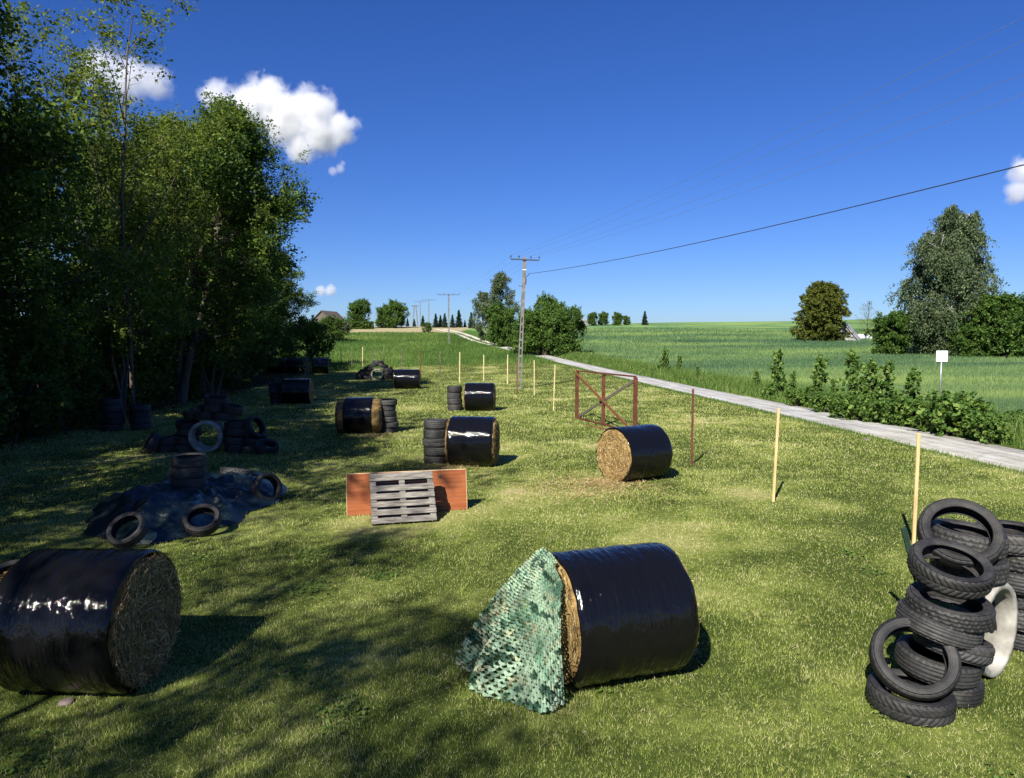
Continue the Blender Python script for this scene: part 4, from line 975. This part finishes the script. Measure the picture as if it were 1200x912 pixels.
HL = ['bottom tyre touching the left side of the shaded ring', 'second tyre up at the left of the shaded ring', 'third tyre up at the left of the shaded ring', 'tyre left of the shaded ring near its top', 'flat tyre at the left foot of the shaded heap', 'slanted tyre on the left foot of the shaded heap', 'outermost leaning tyre at the left of the shaded heap',
      'bottom tyre touching the right side of the shaded ring', 'second tyre up at the right of the shaded ring', 'third tyre up at the right of the shaded ring', 'tyre right of the shaded ring near its top', 'flat tyre at the right foot of the shaded heap', 'slanted tyre on the right foot of the shaded heap', 'upright tyre on the right shoulder of the shaded heap', 'outermost low tyre at the right of the shaded heap',
      'tyre lying over the left of the shaded ring', 'tyre lying over the right of the shaded ring', 'middle tyre of the upper layer, shaded heap', 'right tyre of the upper layer, shaded heap', 'left tilted tyre of the upper layer, shaded heap', 'topmost tyre of the shaded left heap']
for k, ((x, y, z, nr), lb) in enumerate(zip(hp, HL)): tyre((x, y, z), lb, HG, KS[k % 3], nr, k, .31, .2)
# far heap with lugged tractor tyres
FG = 'tractor tyres of the far heap'
concrete_ring((-9.95, 53.0, 0), 184, .45, .35, .6, 'concrete ring in the far lugged tyre heap')
fp = [(-10.75, 53.1, .14, (0, 0, 1), 'flat lugged tyre left of the far ring'), (-10.7, 53.2, .42, (.1, 0, 1), 'second lugged tyre left of the far ring'), (-10.6, 53.2, .70, (.3, 0, 1), 'third lugged tyre left of the far ring'), (-11.25, 53.0, .40, (-.7, -.3, .6), 'outer leaning lugged tyre left in the far heap'),
      (-9.2, 53.1, .14, (0, 0, 1), 'flat lugged tyre right of the far ring'), (-9.2, 53.2, .42, (-.1, 0, 1), 'second lugged tyre right of the far ring'), (-9.25, 53.2, .70, (-.3, 0, 1), 'third lugged tyre right of the far ring'), (-8.75, 53.0, .32, (.75, -.3, .5), 'outer leaning lugged tyre right in the far heap'),
      (-10.35, 53.2, 1.02, (-.35, 0, 1), 'left lugged tyre on top of the far ring'), (-9.6, 53.2, 1.02, (.35, 0, 1), 'right lugged tyre on top of the far ring'), (-9.97, 53.25, 1.24, (0, 0, 1), 'topmost lugged tyre of the far heap')]
for k, (x, y, z, nr, lb) in enumerate(fp): tyre((x, y, z + float(hgt(x, y))), lb, FG, 'lug', nr, k, .42, .28)
stack(-13.0, 23.2, 5, 'under the trees, left column of two', 'tyre columns under the trees', wd=.21, r=.33, jit=.03)
stack(-12.25, 23.5, 4, 'under the trees, right column of two', 'tyre columns under the trees', wd=.21, r=.33, jit=.03)
tyre((-5.80, 8.2, .12), 'grey tyre half hidden behind the left bale at the picture edge', 'loose tyres', 'ribbed', (.1, -.25, 1), 0, .32, .2)

# ------------------------------------------------------------------ tarpaulin mound with its tyres
def tarp():
    fp = np.array([(-6.02, 10.35), (-5.45, 10.0), (-5.0, 10.15), (-4.62, 10.75), (-4.45, 12.0), (-4.35, 13.2), (-4.7, 14.6), (-5.7, 15.4), (-6.9, 14.9), (-7.25, 13.2), (-6.85, 11.6)])
    c = fp.mean(0); n = 150; nr = 46
    ang = np.arctan2(fp[:, 1] - c[1], fp[:, 0] - c[0]); rad = np.hypot(*(fp - c).T); od = np.argsort(ang)
    A = np.linspace(-np.pi, np.pi, n, endpoint=False); Rr = np.interp(A, np.concatenate([ang[od] - 2 * np.pi, ang[od], ang[od] + 2 * np.pi]), np.tile(rad[od], 3))
    Rr = Rr * (1 + .07 * (vn(A * 4 + 20, A * 0, 1, 8) - .5) * 2)
    V = []; 
    for k in range(nr):
        t = k / (nr - 1); r = Rr * t; x = c[0] + r * np.cos(A); y = c[1] + r * np.sin(A)
        core = .40 * np.clip(1 - t ** 2.2, 0, 1) ** .8 * (1 if True else 0)
        lump = .22 * np.exp(-(((x + 5.55) / .5) ** 2 + ((y - 10.9) / .6) ** 2)) + .18 * np.exp(-(((x + 6.2) / .45) ** 2 + ((y - 11.6) / .6) ** 2)) + .10 * np.exp(-(((x + 5.0) / .4) ** 2 + ((y - 13.2) / .9) ** 2))
        fold = .26 * (np.abs(fbm(x * 1.5, y * 1.1, 1.5, 33, 5) - .5) * 2) * np.clip(t * 3, 0, 1) * np.clip((1 - t) * 4, .12, 1)
        rad_f = .05 * np.sin(A * 17 + 4 * vn(x, y, 1.5, 6)) * t * np.clip((1 - t) * 5, .1, 1)
        V.append(np.stack([x, y, np.maximum(.012, core + lump * np.clip((1 - t) * 3, 0, 1) - fold + rad_f + .015)], 1))
    V = np.concatenate(V); i = np.arange(nr - 1)[:, None] * n; j = np.arange(n)[None]
    f = np.stack([i + j, i + n + j, i + n + (j + 1) % n, i + (j + 1) % n], -1).reshape(-1, 4)
    tag(mk('tarpaulin', V, f, M['tarp'], smooth=True), 'dark blue green tarpaulin over a low mound, weighed down by tyres', 'tarpaulin')
tarp()
TG = 'tyres on the tarpaulin'
stack(-5.62, 12.35, 3, 'standing on top of the tarpaulin mound', TG, r=.29, wd=.185, z0=.37, jit=.012)
tyre((-5.42, 9.95, .25), 'tyre leaning at the front corner of the tarpaulin beside the left bale', TG, 'ribbed', (-.1, -.66, .70), 1, .27, .16)
tyre((-4.66, 10.62, .22), 'tyre leaning at the middle of the front tarpaulin edge', TG, 'block', (.15, -.55, .80), 2, .27, .17)
tyre((-4.42, 12.78, .26), 'tyre standing tilted at the right corner of the tarpaulin', TG, 'ribbed', (.75, -.55, .35), 3, .27, .2)
tyre((-5.55, 14.3, .26), 'dark tyre lying flat on the back of the tarpaulin', TG, 'block', (.1, .2, 1), 4, .32, .18)

# ------------------------------------------------------------------ plywood sheet and pallet
pa, pb_ = Vector((-2.74, 11.75, 0)), Vector((-.78, 12.22, 0))
u = (pb_ - pa).normalized(); ang = math.atan2(u.y, u.x); Lp = (pb_ - pa).length; Hp = .70
board = MB().box((Lp / 2, 0, Hp / 2), (Lp, .018, Hp - .012)).build('plywood_sheet', M['ply'])
board.location = pa; board.rotation_euler = (R(-9), 0, ang); tag(board, 'red brown plywood sheet standing on edge behind the pallet', 'board')
MB().box((Lp / 2, 0, Hp - .0015), (Lp + .002, .021, .012)).box((-.004, 0, Hp / 2 - .01), (.008, .021, Hp - .03)).box((Lp + .004, 0, Hp / 2 - .01), (.008, .021, Hp - .03)).build('edge', M['plyedge'], board)
prop = MB().bar((-1.2, 12.35, 0), (-1.25, 12.19, .60), .05, .03).build('prop_stick', M['wood_dark']); tag(prop, 'short stick propping the plywood sheet from behind', 'prop')
pal = empty('wooden_pallet', (-2.21, 11.13, 0.0), (R(-33), 0, math.atan2(.27, 1.0))); tag(pal, 'grey weathered wooden pallet leaning on the plywood sheet', 'pallet')
PW, PH = 1.03, .86
for k, zc in enumerate([.05, .185, .32, .455, .59, .79]):
    wd_ = .095 if k < 5 else .13
    MB().box((PW / 2 + rng.normal(0, .004), -.062, zc), (PW, .02, wd_), (0, rng.normal(0, .006), 0)).build('deck_slat', M['pallet'], pal, bevel=.003)
for zc in np.arange(.06, PH, .105):
    MB().box((PW / 2, .068, zc), (PW - .01, .02, .098)).build('gap_shade_backing', M['pallet_dk'], pal, bevel=.003)  # dark planks added across the back so the slat gaps read as shade
for xc in (.05, PW / 2, PW - .05):
    MB().box((xc, -.041, PH / 2), (.095, .0195, PH - .01)).build('stringer_board', M['pallet'], pal, bevel=.003)
    for zc in (.07, PH / 2, PH - .07):
        MB().box((xc, .0135, zc), (.093, .088, .13)).build('block', M['pallet_dk'], pal, bevel=.004)

# ------------------------------------------------------------------ stakes and fence
FGp = 'stakes along the lawn edge'
def stake(px, top, base, mat, label, wd=.05, lean=0., rnd_=False):
    x, y, z = at(px, base); h = (base - top) / F * math.hypot(y, 0) * 1.0
    wd *= .85
    b = MB().bar((0, 0, -.05), (lean, rng.normal(0, .012), h), wd, wd * (.6 if not rnd_ else 1)) if not rnd_ else MB().tube([(0, 0, -.05), (lean * .5, 0, h * .5), (lean, 0, h)], [wd / 2, wd / 2, wd / 2.2], 8)
    o = b.build('stake', mat, bevel=0 if rnd_ else .004); o.location = (x, y, z); tag(o, label, 'stake', FGp); return o
stake(1070.5, 505, 637, M['wood_new'], 'pale timber stake behind the near right tyre heap', .055, .02)
stake(906, 477, 588, M['wood_new'], 'pale timber stake alone between road and lawn, reddish foot', .055, .06)
stake(810.5, 455, 545, M['rust'], 'rust red stake right of the straw ended bale', .055, 0)
stake(648.5, 427.5, 481, M['wood_yel'], 'yellow stake left of the braced gate frame', .055, .06)
stake(626, 422, 463, M['wood_yel'], 'yellow stake just right of the utility pole', .06, 0)
stake(605.8, 421, 462.6, M['rust'], 'rust red stake touching the utility pole foot', .07, .02)
for px, tp, bs_, m_, lb in [(594.6, 415.8, 450, 'wood_yel', 'first yellow stake left of the utility pole'), (566.8, 415.8, 446, 'wood_yel', 'second yellow stake left of the utility pole'), (538.4, 413, 448.5, 'wood_yel', 'third yellow stake, above the tilted bale'),
        (515.8, 411.5, 446, 'wood_dark', 'dark stake between the farthest bale and the yellow ones'), (493, 409.5, 443, 'rust', 'rusty stake right behind the farthest sunlit bale'), (470.5, 409, 440, 'wood_dark', 'dark stake above the farthest sunlit bale'),
        (450, 407.5, 437.5, 'wood_dark', 'thick dark stake right above the tractor tyre heap'), (437, 408.5, 434, 'wood_dark', 'thin dark stake above the tractor tyre heap'), (425, 407, 431, 'wood_yel', 'pale yellow stake left behind the tractor tyre heap'),
        (412.5, 407.5, 430.5, 'wood_dark', 'dark stake left of the pale yellow one'), (400, 408, 429.5, 'wood_dark', 'second dark stake left of the pale yellow one'), (386, 406, 428.5, 'wood_dark', 'dark stake close to the shaded bushes'), (361, 407, 428, 'wood_dark', 'dark stake among the trees at the fence end')]:
    stake(px, tp, bs_, M[m_], lb, .085 if m_ != 'wood_dark' else .08, rng.normal(0, .03))
# braced gate frame
f1, f3 = Vector((2.43, 26.76, 0)), Vector((3.85, 22.3, 0)); d_ = f3 - f1; Lf = d_.length; Hf = 1.78
gate = empty('braced_frame', f1, (0, 0, math.atan2(d_.y, d_.x))); tag(gate, 'rust brown braced steel frame of three posts at the lawn edge', 'frame')
for k, xx in enumerate((0, Lf * .5, Lf)):
    MB().bar((xx, 0, -.1), (xx, 0, Hf), .115 if k != 1 else .09, .10).build('post', M['rust'], gate, bevel=.006)
MB().bar((.0, 0, Hf + .026), (Lf, 0, Hf + .026), .07, .05).build('top_rail', M['rust'], gate)
MB().bar((.06, 0, .05), (Lf - .06, 0, .05), .03, .06).build('bottom_rail', M['rust'], gate)
MB().bar((.05, -.075, Hf - .06), (Lf - .05, -.075, .10), .035, .09).build('brace', M['rust2'], gate)
MB().bar((.05, .075, .10), (Lf - .05, .075, Hf - .06), .035, .09).build('brace', M['wood_dark'], gate)
lying = MB().bar((2.55, 24.5, .03), (3.15, 23.2, .03), .07, .04).build('loose_rail', M['rust2']); tag(lying, 'loose rusty rail lying at the foot of the braced frame', 'rail')

# ------------------------------------------------------------------ white sign
sx, sy, sz = at(1101, 478)
sg = empty('sign', (sx, sy, sz), (0, 0, R(-8))); tag(sg, 'small square white notice on a grey pole beyond the road', 'sign')
ph = (478 - 411) / F * sy
MB().tube([(0, 0, -.05), (0, 0, ph - .12)], [.03, .03], 10).build('pole', M['galv'], sg, smooth=True)
pw_ = 12.6 / F * sy
MB().box((0, -.04, ph - pw_ / 2), (pw_, .012, pw_)).build('panel', M['white'], sg, bevel=.004)
M['ink'] = simple('grey_print', [(.3, (.30, .28, .33)), (.7, (.45, .42, .48))], 9, .7, 0)
tx = MB()
for zz, wds, hh_ in ((.24, [(-.16, .09), (-.05, .05), (.05, .1), (.17, .07)], .022), (.20, [(-.14, .05), (-.02, .12), (.13, .1)], .018), (.0, [(-.2, .06), (-.11, .09), (.0, .08), (.1, .09), (.2, .06)], .03), (-.24, [(-.08, .06), (.02, .09), (.12, .05)], .015)):
    for cx_, ww in wds: tx.box((cx_ * pw_ / .62, -.049, ph - pw_ / 2 + zz * pw_ / .62), (ww * pw_ / .62, .003, hh_ * pw_ / .62))
tx.build('print', M['ink'], sg)

# ------------------------------------------------------------------ utility poles and wires
def utility_pole(loc, h, label, lean=0., group='utility poles', arm=.85, rot=0., detail=True):
    root = empty('utility_pole', loc, (0, R(lean), rot)); tag(root, label, 'utility pole', group)
    b = MB(); zl = h * .55
    wb, wt = .30, .15
    wdt = lambda z: wb + (wt - wb) * z / h
    n = 9 if detail else 4
    for s in (-1, 1):
        b.bar((s * (wdt(0) / 2 - .035), 0, -.2), (s * (wdt(zl) / 2 - .035), 0, zl), .07, .16, up=(0, 1, 0))
    for k in range(n):
        z = zl * (k + .0) / n; b.box((0, 0, z + .06), (wdt(z) - .145, .15, .12))
    b.bar((0, 0, zl), (0, 0, h), .16, wdt(zl) * .98, up=(1, 0, 0))
    b.build('shaft', M['poleconc'], root)
    if detail:
        MB().box((0, 0, h - .75), (wdt(h) + .065, .18, .05)).build('white_band', M['white'], root)
        MB().bar((.06, -.10, h - 1.25), (.30, -.12, h - 1.02), .04).bar((-.10, -.1, h - 1.75), (-.32, -.1, h - 1.72), .035).box((.12, -.10, h - 1.45), (.07, .05, .35)).build('bracket', M['steel'], root)
    MB().bar((-arm, -.1, h - .16), (arm, -.1, h - .16), .07, .07).build('crossarm', M['steel'], root)
    for s in (-1, -.42, .42, 1):
        MB().tube([(s * arm, -.1, h - .14), (s * arm, -.1, h + .0)], [.02, .02], 8).tube([(s * arm, -.1, h - .02), (s * arm, -.1, h + .04), (s * arm, -.1, h + .10)], [.045, .05, .03], 10).build('insulator', M['porc'], root, smooth=True)
    return root
P0 = Vector(G(.42, 43.6)); H0 = 7.95
P2 = Vector((14.6, -2.5, 0))
ang0 = math.atan2(P2.y - P0.y, P2.x - P0.x) + math.pi / 2
utility_pole(P0, H0, 'nearest concrete utility pole with open rungs and a white band', lean=2.6)
fx, fy, fz = at(526, 404)
utility_pole((fx, fy, fz), (404 - 345) / F * fy, 'second utility pole in the meadow left of the road bend', group='utility poles', arm=1.7, detail=False)
for px, yy, tp, lb in [(503, 195, 351.5, 'slim far pole right of the pair on the ridge'), (493, 230, 353.5, 'slim far pole in the middle of the three on the ridge')]:
    x = (px - 600) / F * yy; zt = CAMH + ((456 - tp) / F - math.tan(PITCH)) * yy; zb = float(hgt(x, yy)); utility_pole((x, yy, zb), zt - zb, lb, arm=1.9, detail=False)
yy = 245; x = (487 - 600) / F * yy; zt = CAMH + ((456 - 358) / F - math.tan(PITCH)) * yy; zb = float(hgt(x, yy)); hh2 = zt - zb
ap = empty('twin_leg_pole', (x, yy, zb)); tag(ap, 'farthest pole with two spread legs on the ridge', 'utility pole', 'utility poles')
for s in (-1, 1): MB().bar((s * 1.1, 0, -.2), (s * .25, 0, hh2), .3, .3).build('leg', M['poleconc'], ap)
MB().bar((-1.2, 0, hh2 - .3), (1.2, 0, hh2 - .3), .25, .2).build('crossarm', M['steel'], ap)
def wire(a, b, sag, r, label, group='overhead power lines', mat='alu'):
    a, b = np.array(a), np.array(b); t = np.linspace(0, 1, 60); p = a + (b - a) * t[:, None]; p[:, 2] -= 4 * sag * t * (1 - t)
    o = MB().tube(p, np.full(60, r), 5, cap=False).build('power_line', M[mat], smooth=True); return tag(o, label, 'wire', group)
top0 = P0 + Vector((math.sin(R(2.6)) * H0, -.1, math.cos(R(2.6)) * H0 + .08))
pd = Vector((math.cos(ang0), math.sin(ang0), 0)) * -1
for k, (s, zz, lb) in enumerate([(-.85, 9.55, 'highest thin overhead wire'), (-.36, 9.25, 'second thin overhead wire from the top'), (.36, 8.75, 'third thin overhead wire from the top'), (.85, 8.4, 'lowest of the four thin overhead wires')]):
    a = top0 + Vector((s, 0, 0)); e = P2 + Vector((.0, 0, 0)); 
    wire(tuple(a), (e.x + s * .9, e.y + s * .3, zz), .45, .0045, lb)
wire((top0.x + .2, 43.4, H0 - 1.0), (P2.x, P2.y, 6.65),   .55, .013, 'thick dark service cable below the thin wires', mat='wire')
for k, s in enumerate((-1, -.42, .42, 1)):
    hf = (404 - 345) / F * fy
    wire(tuple(top0 + Vector((s * .85, 0, 0))), (fx + s * 1.7, fy - .1, fz + hf + .1), .8, .0035, f'{["leftmost", "second", "third", "rightmost"][k]} faint wire running back to the meadow pole')

# ------------------------------------------------------------------ far houses, car, red board
def house(name, loc, rot, wx, wy, hw, hr, roofm, label, over=.3, chimney=False, wallm='plaster'):
    root = empty(name, loc, (0, 0, rot)); tag(root, label, 'house')
    b = MB(); x, y = wx / 2, wy / 2
    b.add([(-x, -y, -1), (x, -y, -1), (x, y, -1), (-x, y, -1), (-x, -y, hw), (x, -y, hw), (x, y, hw), (-x, y, hw), (-x, 0, hw + hr), (x, 0, hw + hr)],
          [(0, 1, 5, 4), (2, 3, 7, 6), (1, 2, 6, 9, 5), (3, 0, 4, 8, 7)]); b.build('wall', M[wallm], root)
    r = MB()
    for s in (-1, 1):
        sl_ = hr / y; ye = s * (y + over); ze = hw - over * sl_
        P = [(-x - over, ye, ze + .03), (x + over, ye, ze + .03), (x + over, 0, hw + hr + .03), (-x - over, 0, hw + hr + .03)]
        r.add(P + [(a, b_, c + .12) for a, b_, c in P], [(0, 1, 2, 3), (4, 7, 6, 5), (0, 4, 5, 1), (1, 5, 6, 2), (2, 6, 7, 3), (3, 7, 4, 0)])
    ro = r.build('roof', roofm, root)
    if chimney: MB().box((x * .3, .4, hw + hr + .2), (.6, .6, 1.6)).build('chimney', M['plaster'], ro)
    for xx in (-x * .5, x * .5):
        wn = MB().box((xx, -y - .02, hw * .5), (1.0, .06, 1.1)).build('window', M['white'], root)
        MB().box((xx, -y - .053, hw * .5), (.84, .01, .94)).build('pane', M['glass'], wn)
    return root
hx_, hy_ = 57.7, 124.0
house('house', (hx_, hy_, float(hgt(hx_, hy_)) - 3.0), R(58), 5.0, 5.4, 2.4, 3.5, M['roofgrey'], 'old house with a mottled grey gable and roof sunk behind the field edge', wallm='roofgrey')
house('house', G(-39.6, 156), R(78), 7, 5.6, 1.6, 2.6, M['roofbrown'], 'brown gabled house half hidden by the wood end on the left ridge', wallm='wood_dark')
house('house', (18.9, 196, float(hgt(18.9, 196)) - 1.9), R(4), 3.6, 5, 2.0, 1.4, M['roofgrey'], 'low grey roofed farmhouse on the right field crest')
# small white car seen end on beside the house
cx_, cy_, cz_ = at(1012.5, 404)
cx_, cy_ = 62.8, 129.0; cz_ = CAMH + ((456 - 403.5) / F - math.tan(PITCH)) * cy_ + .45
car = empty('parked_car', (cx_ + .6, cy_, cz_), (0, 0, R(205))); tag(car, 'small white car parked end on beside the old house', 'car')
b = MB(); 
secs = [(-1.75, .35, .62, .68), (-1.6, .28, .78, .72), (-.7, .25, .86, .78), (.7, .25, .88, .78), (1.55, .28, .86, .74), (1.75, .35, .70, .68)]
P = [];
for xx, z0_, z1_, hw_ in secs: P += [(xx, -hw_, z0_), (xx, hw_, z0_), (xx, hw_, z1_ - .1), (xx, hw_ - .08, z1_), (xx, -hw_ + .08, z1_), (xx, -hw_, z1_ - .1)]
fs = []
for k in range(5):
    for j in range(6): fs.append((k * 6 + j, k * 6 + (j + 1) % 6, k * 6 + 6 + (j + 1) % 6, k * 6 + 6 + j))
fs += [(5, 4, 3, 2, 1, 0), tuple(30 + q for q in range(6))]
b.add(P, fs).build('body', M['carwhite'], car)
rf = MB().add([(-.55, -.68, .86), (-.55, .68, .86), (1.45, .68, .87), (1.45, -.68, .87), (-.05, -.55, 1.36), (-.05, .55, 1.36), (1.15, .55, 1.38), (1.15, -.55, 1.38)], [(4, 5, 6, 7), (0, 1, 5, 4), (1, 2, 6, 5), (2, 3, 7, 6), (3, 0, 4, 7)]).build('cabin', M['carwhite'], car)
MB().add([(-.50, -.56, .93), (-.50, .56, .93), (-.13, .48, 1.30), (-.13, -.48, 1.30)], [(0, 1, 2, 3)]).build('windscreen', M['glass'], car).location = (-.012, 0, .012)
for sx_ in (-1.1, 1.1):
    for sy_ in (-1, 1): MB().tube([(sx_, sy_ * .62, .3), (sx_, sy_ * .8, .3)], [.3, .3], 16).build('wheel', M['tread'], car)
rx, ry = -21.2, 59.5
rb = empty('red_board', G(rx, ry)); tag(rb, 'small red board nailed to a pale post under the left trees', 'board')
MB().box((0, 0, 1.55), (.62, .03, .42)).box((0, -.0, 1.22), (.4, .03, .14)).build('panel', M['redpaint'], rb)
MB().bar((.42, .04, -.1), (.42, .04, 2.0), .1, .08).build('post', M['wood_new'], rb)
MB().bar((-.35, .035, 1.6), (.45, .035, 1.6), .06, .03).build('rail', M['wood_new'], rb)
# stones and litter
def stone(px, py, r, seed, label):
    x, y, z = at(px, py); bm = bmesh.new(); bmesh.ops.create_icosphere(bm, subdivisions=3, radius=r); q = np.random.default_rng(seed)
    for v_ in bm.verts:
        k = 1 + .35 * (float(vn(v_.co.x / r * 1.5 + 9, v_.co.y / r * 1.5 + v_.co.z / r + 9, 1, seed)) - .5); v_.co *= k; v_.co.z *= .45
    me = bpy.data.meshes.new('stone'); bm.to_mesh(me); bm.free(); me.materials.append(M['stone']); o = bpy.data.objects.new('stone', me); link(o); o.location = (x, y, z + r * .08); tag(o, label, 'stone', 'stones on the grass')
stone(78, 824, .06, 1, 'flat pinkish stone in front of the left bale')
stone(1016, 516, .10, 2, 'small pale stone at the road edge by the slab joint'); stone(120, 502, .22, 3, 'pale stone catching light under the left trees')

# ------------------------------------------------------------------ clouds (real volumes far away)
def cloud(px, py, dist, puffs, dens, seed, label, amp=.75):
    d = project_ray(px, py); d = d / d[1]; loc = Vector((d[0] * dist, dist, CAMH + d[2] * dist)); k = dist / F
    P = [(a * k, c * k, -b * k, r * k) for a, b, c, r in puffs]
    mn = [min(p[i] - p[3] * 1.5 for p in P) for i in range(3)]; mx = [max(p[i] + p[3] * 1.5 for p in P) for i in range(3)]
    o = MB().box([(a + b) / 2 for a, b in zip(mn, mx)], [b - a for a, b in zip(mn, mx)]).build('cloud', None); o.location = loc
    m = bpy.data.materials.new('cloud_vapour'); m.use_nodes = True; t = m.node_tree; t.nodes.clear()
    out = N(t, 'ShaderNodeOutputMaterial'); pv = N(t, 'ShaderNodeVolumePrincipled'); pv.inputs['Color'].default_value = (1, 1, 1, 1); pv.inputs['Anisotropy'].default_value = .2
    co = coord(t, 'Object'); cur = None
    nz = noise(t, 1.0 / (17 * k), 9, co, .62); nz.inputs['Distortion'].default_value = .3
    for a, b, c, r in P:
        vm = N(t, 'ShaderNodeVectorMath', operation='DISTANCE'); t.links.new(co, vm.inputs[0]); vm.inputs[1].default_value = (a, b, c)
        q = N(t, 'ShaderNodeMath', operation='MULTIPLY_ADD'); t.links.new(vm.outputs['Value'], q.inputs[0]); q.inputs[1].default_value = -1 / r; q.inputs[2].default_value = 1
        if cur is None: cur = q.outputs[0]
        else:
            z = N(t, 'ShaderNodeMath', operation='SMOOTH_MAX'); t.links.new(cur, z.inputs[0]); t.links.new(q.outputs[0], z.inputs[1]); z.inputs[2].default_value = .2; cur = z.outputs[0]
    q = N(t, 'ShaderNodeMath', operation='MULTIPLY_ADD'); t.links.new(nz.outputs[0], q.inputs[0]); q.inputs[1].default_value = amp * 2; t.links.new(cur, q.inputs[2])
    mr = N(t, 'ShaderNodeMapRange'); mr.inputs[1].default_value = amp + .17; mr.inputs[2].default_value = amp + .70; mr.inputs[3].default_value = 0; mr.inputs[4].default_value = dens / k
    t.links.new(q.outputs[0], mr.inputs[0]); t.links.new(mr.outputs[0], pv.inputs['Density']); t.links.new(pv.outputs[0], out.inputs['Volume'])
    o.data.materials.append(m); m.cycles.volume_step_rate = .6 if hasattr(m.cycles, 'volume_step_rate') else 1
    tag(o, label, 'cloud', 'small white clouds'); return o
cloud(330, 135, 1500, [(-38, -8, 0, 34), (-14, -16, 0, 34), (4, 5, 0, 38), (34, -4, 0, 36), (42, 20, 0, 34), (66, 16, 0, 26), (-72, -20, 0, 24), (20, 38, 0, 24)], .11, 1, 'large white cloud right of the thin tree top')
cloud(150, 92, 1500, [(-30, -10, 0, 32), (0, 0, 0, 34), (30, 5, 0, 26)], .05, 2, 'white cloud behind the stems of the thin tree')
cloud(397, 197, 1500, [(2, 0, 0, 8), (-7, 3, 0, 7), (5, -5, 0, 5)], .07, 3, 'tiny cloud puff below the large white cloud', .75)
cloud(1200, 208, 1500, [(0, -8, 0, 22), (-6, 16, 0, 17), (22, 0, 0, 30)], .10, 4, 'white cloud cut by the right picture edge')
cloud(384, 340, 1600, [(-8, 0, 0, 9), (4, 0, 0, 10)], .14, 5, 'small low cloud at the end of the left trees', .55)
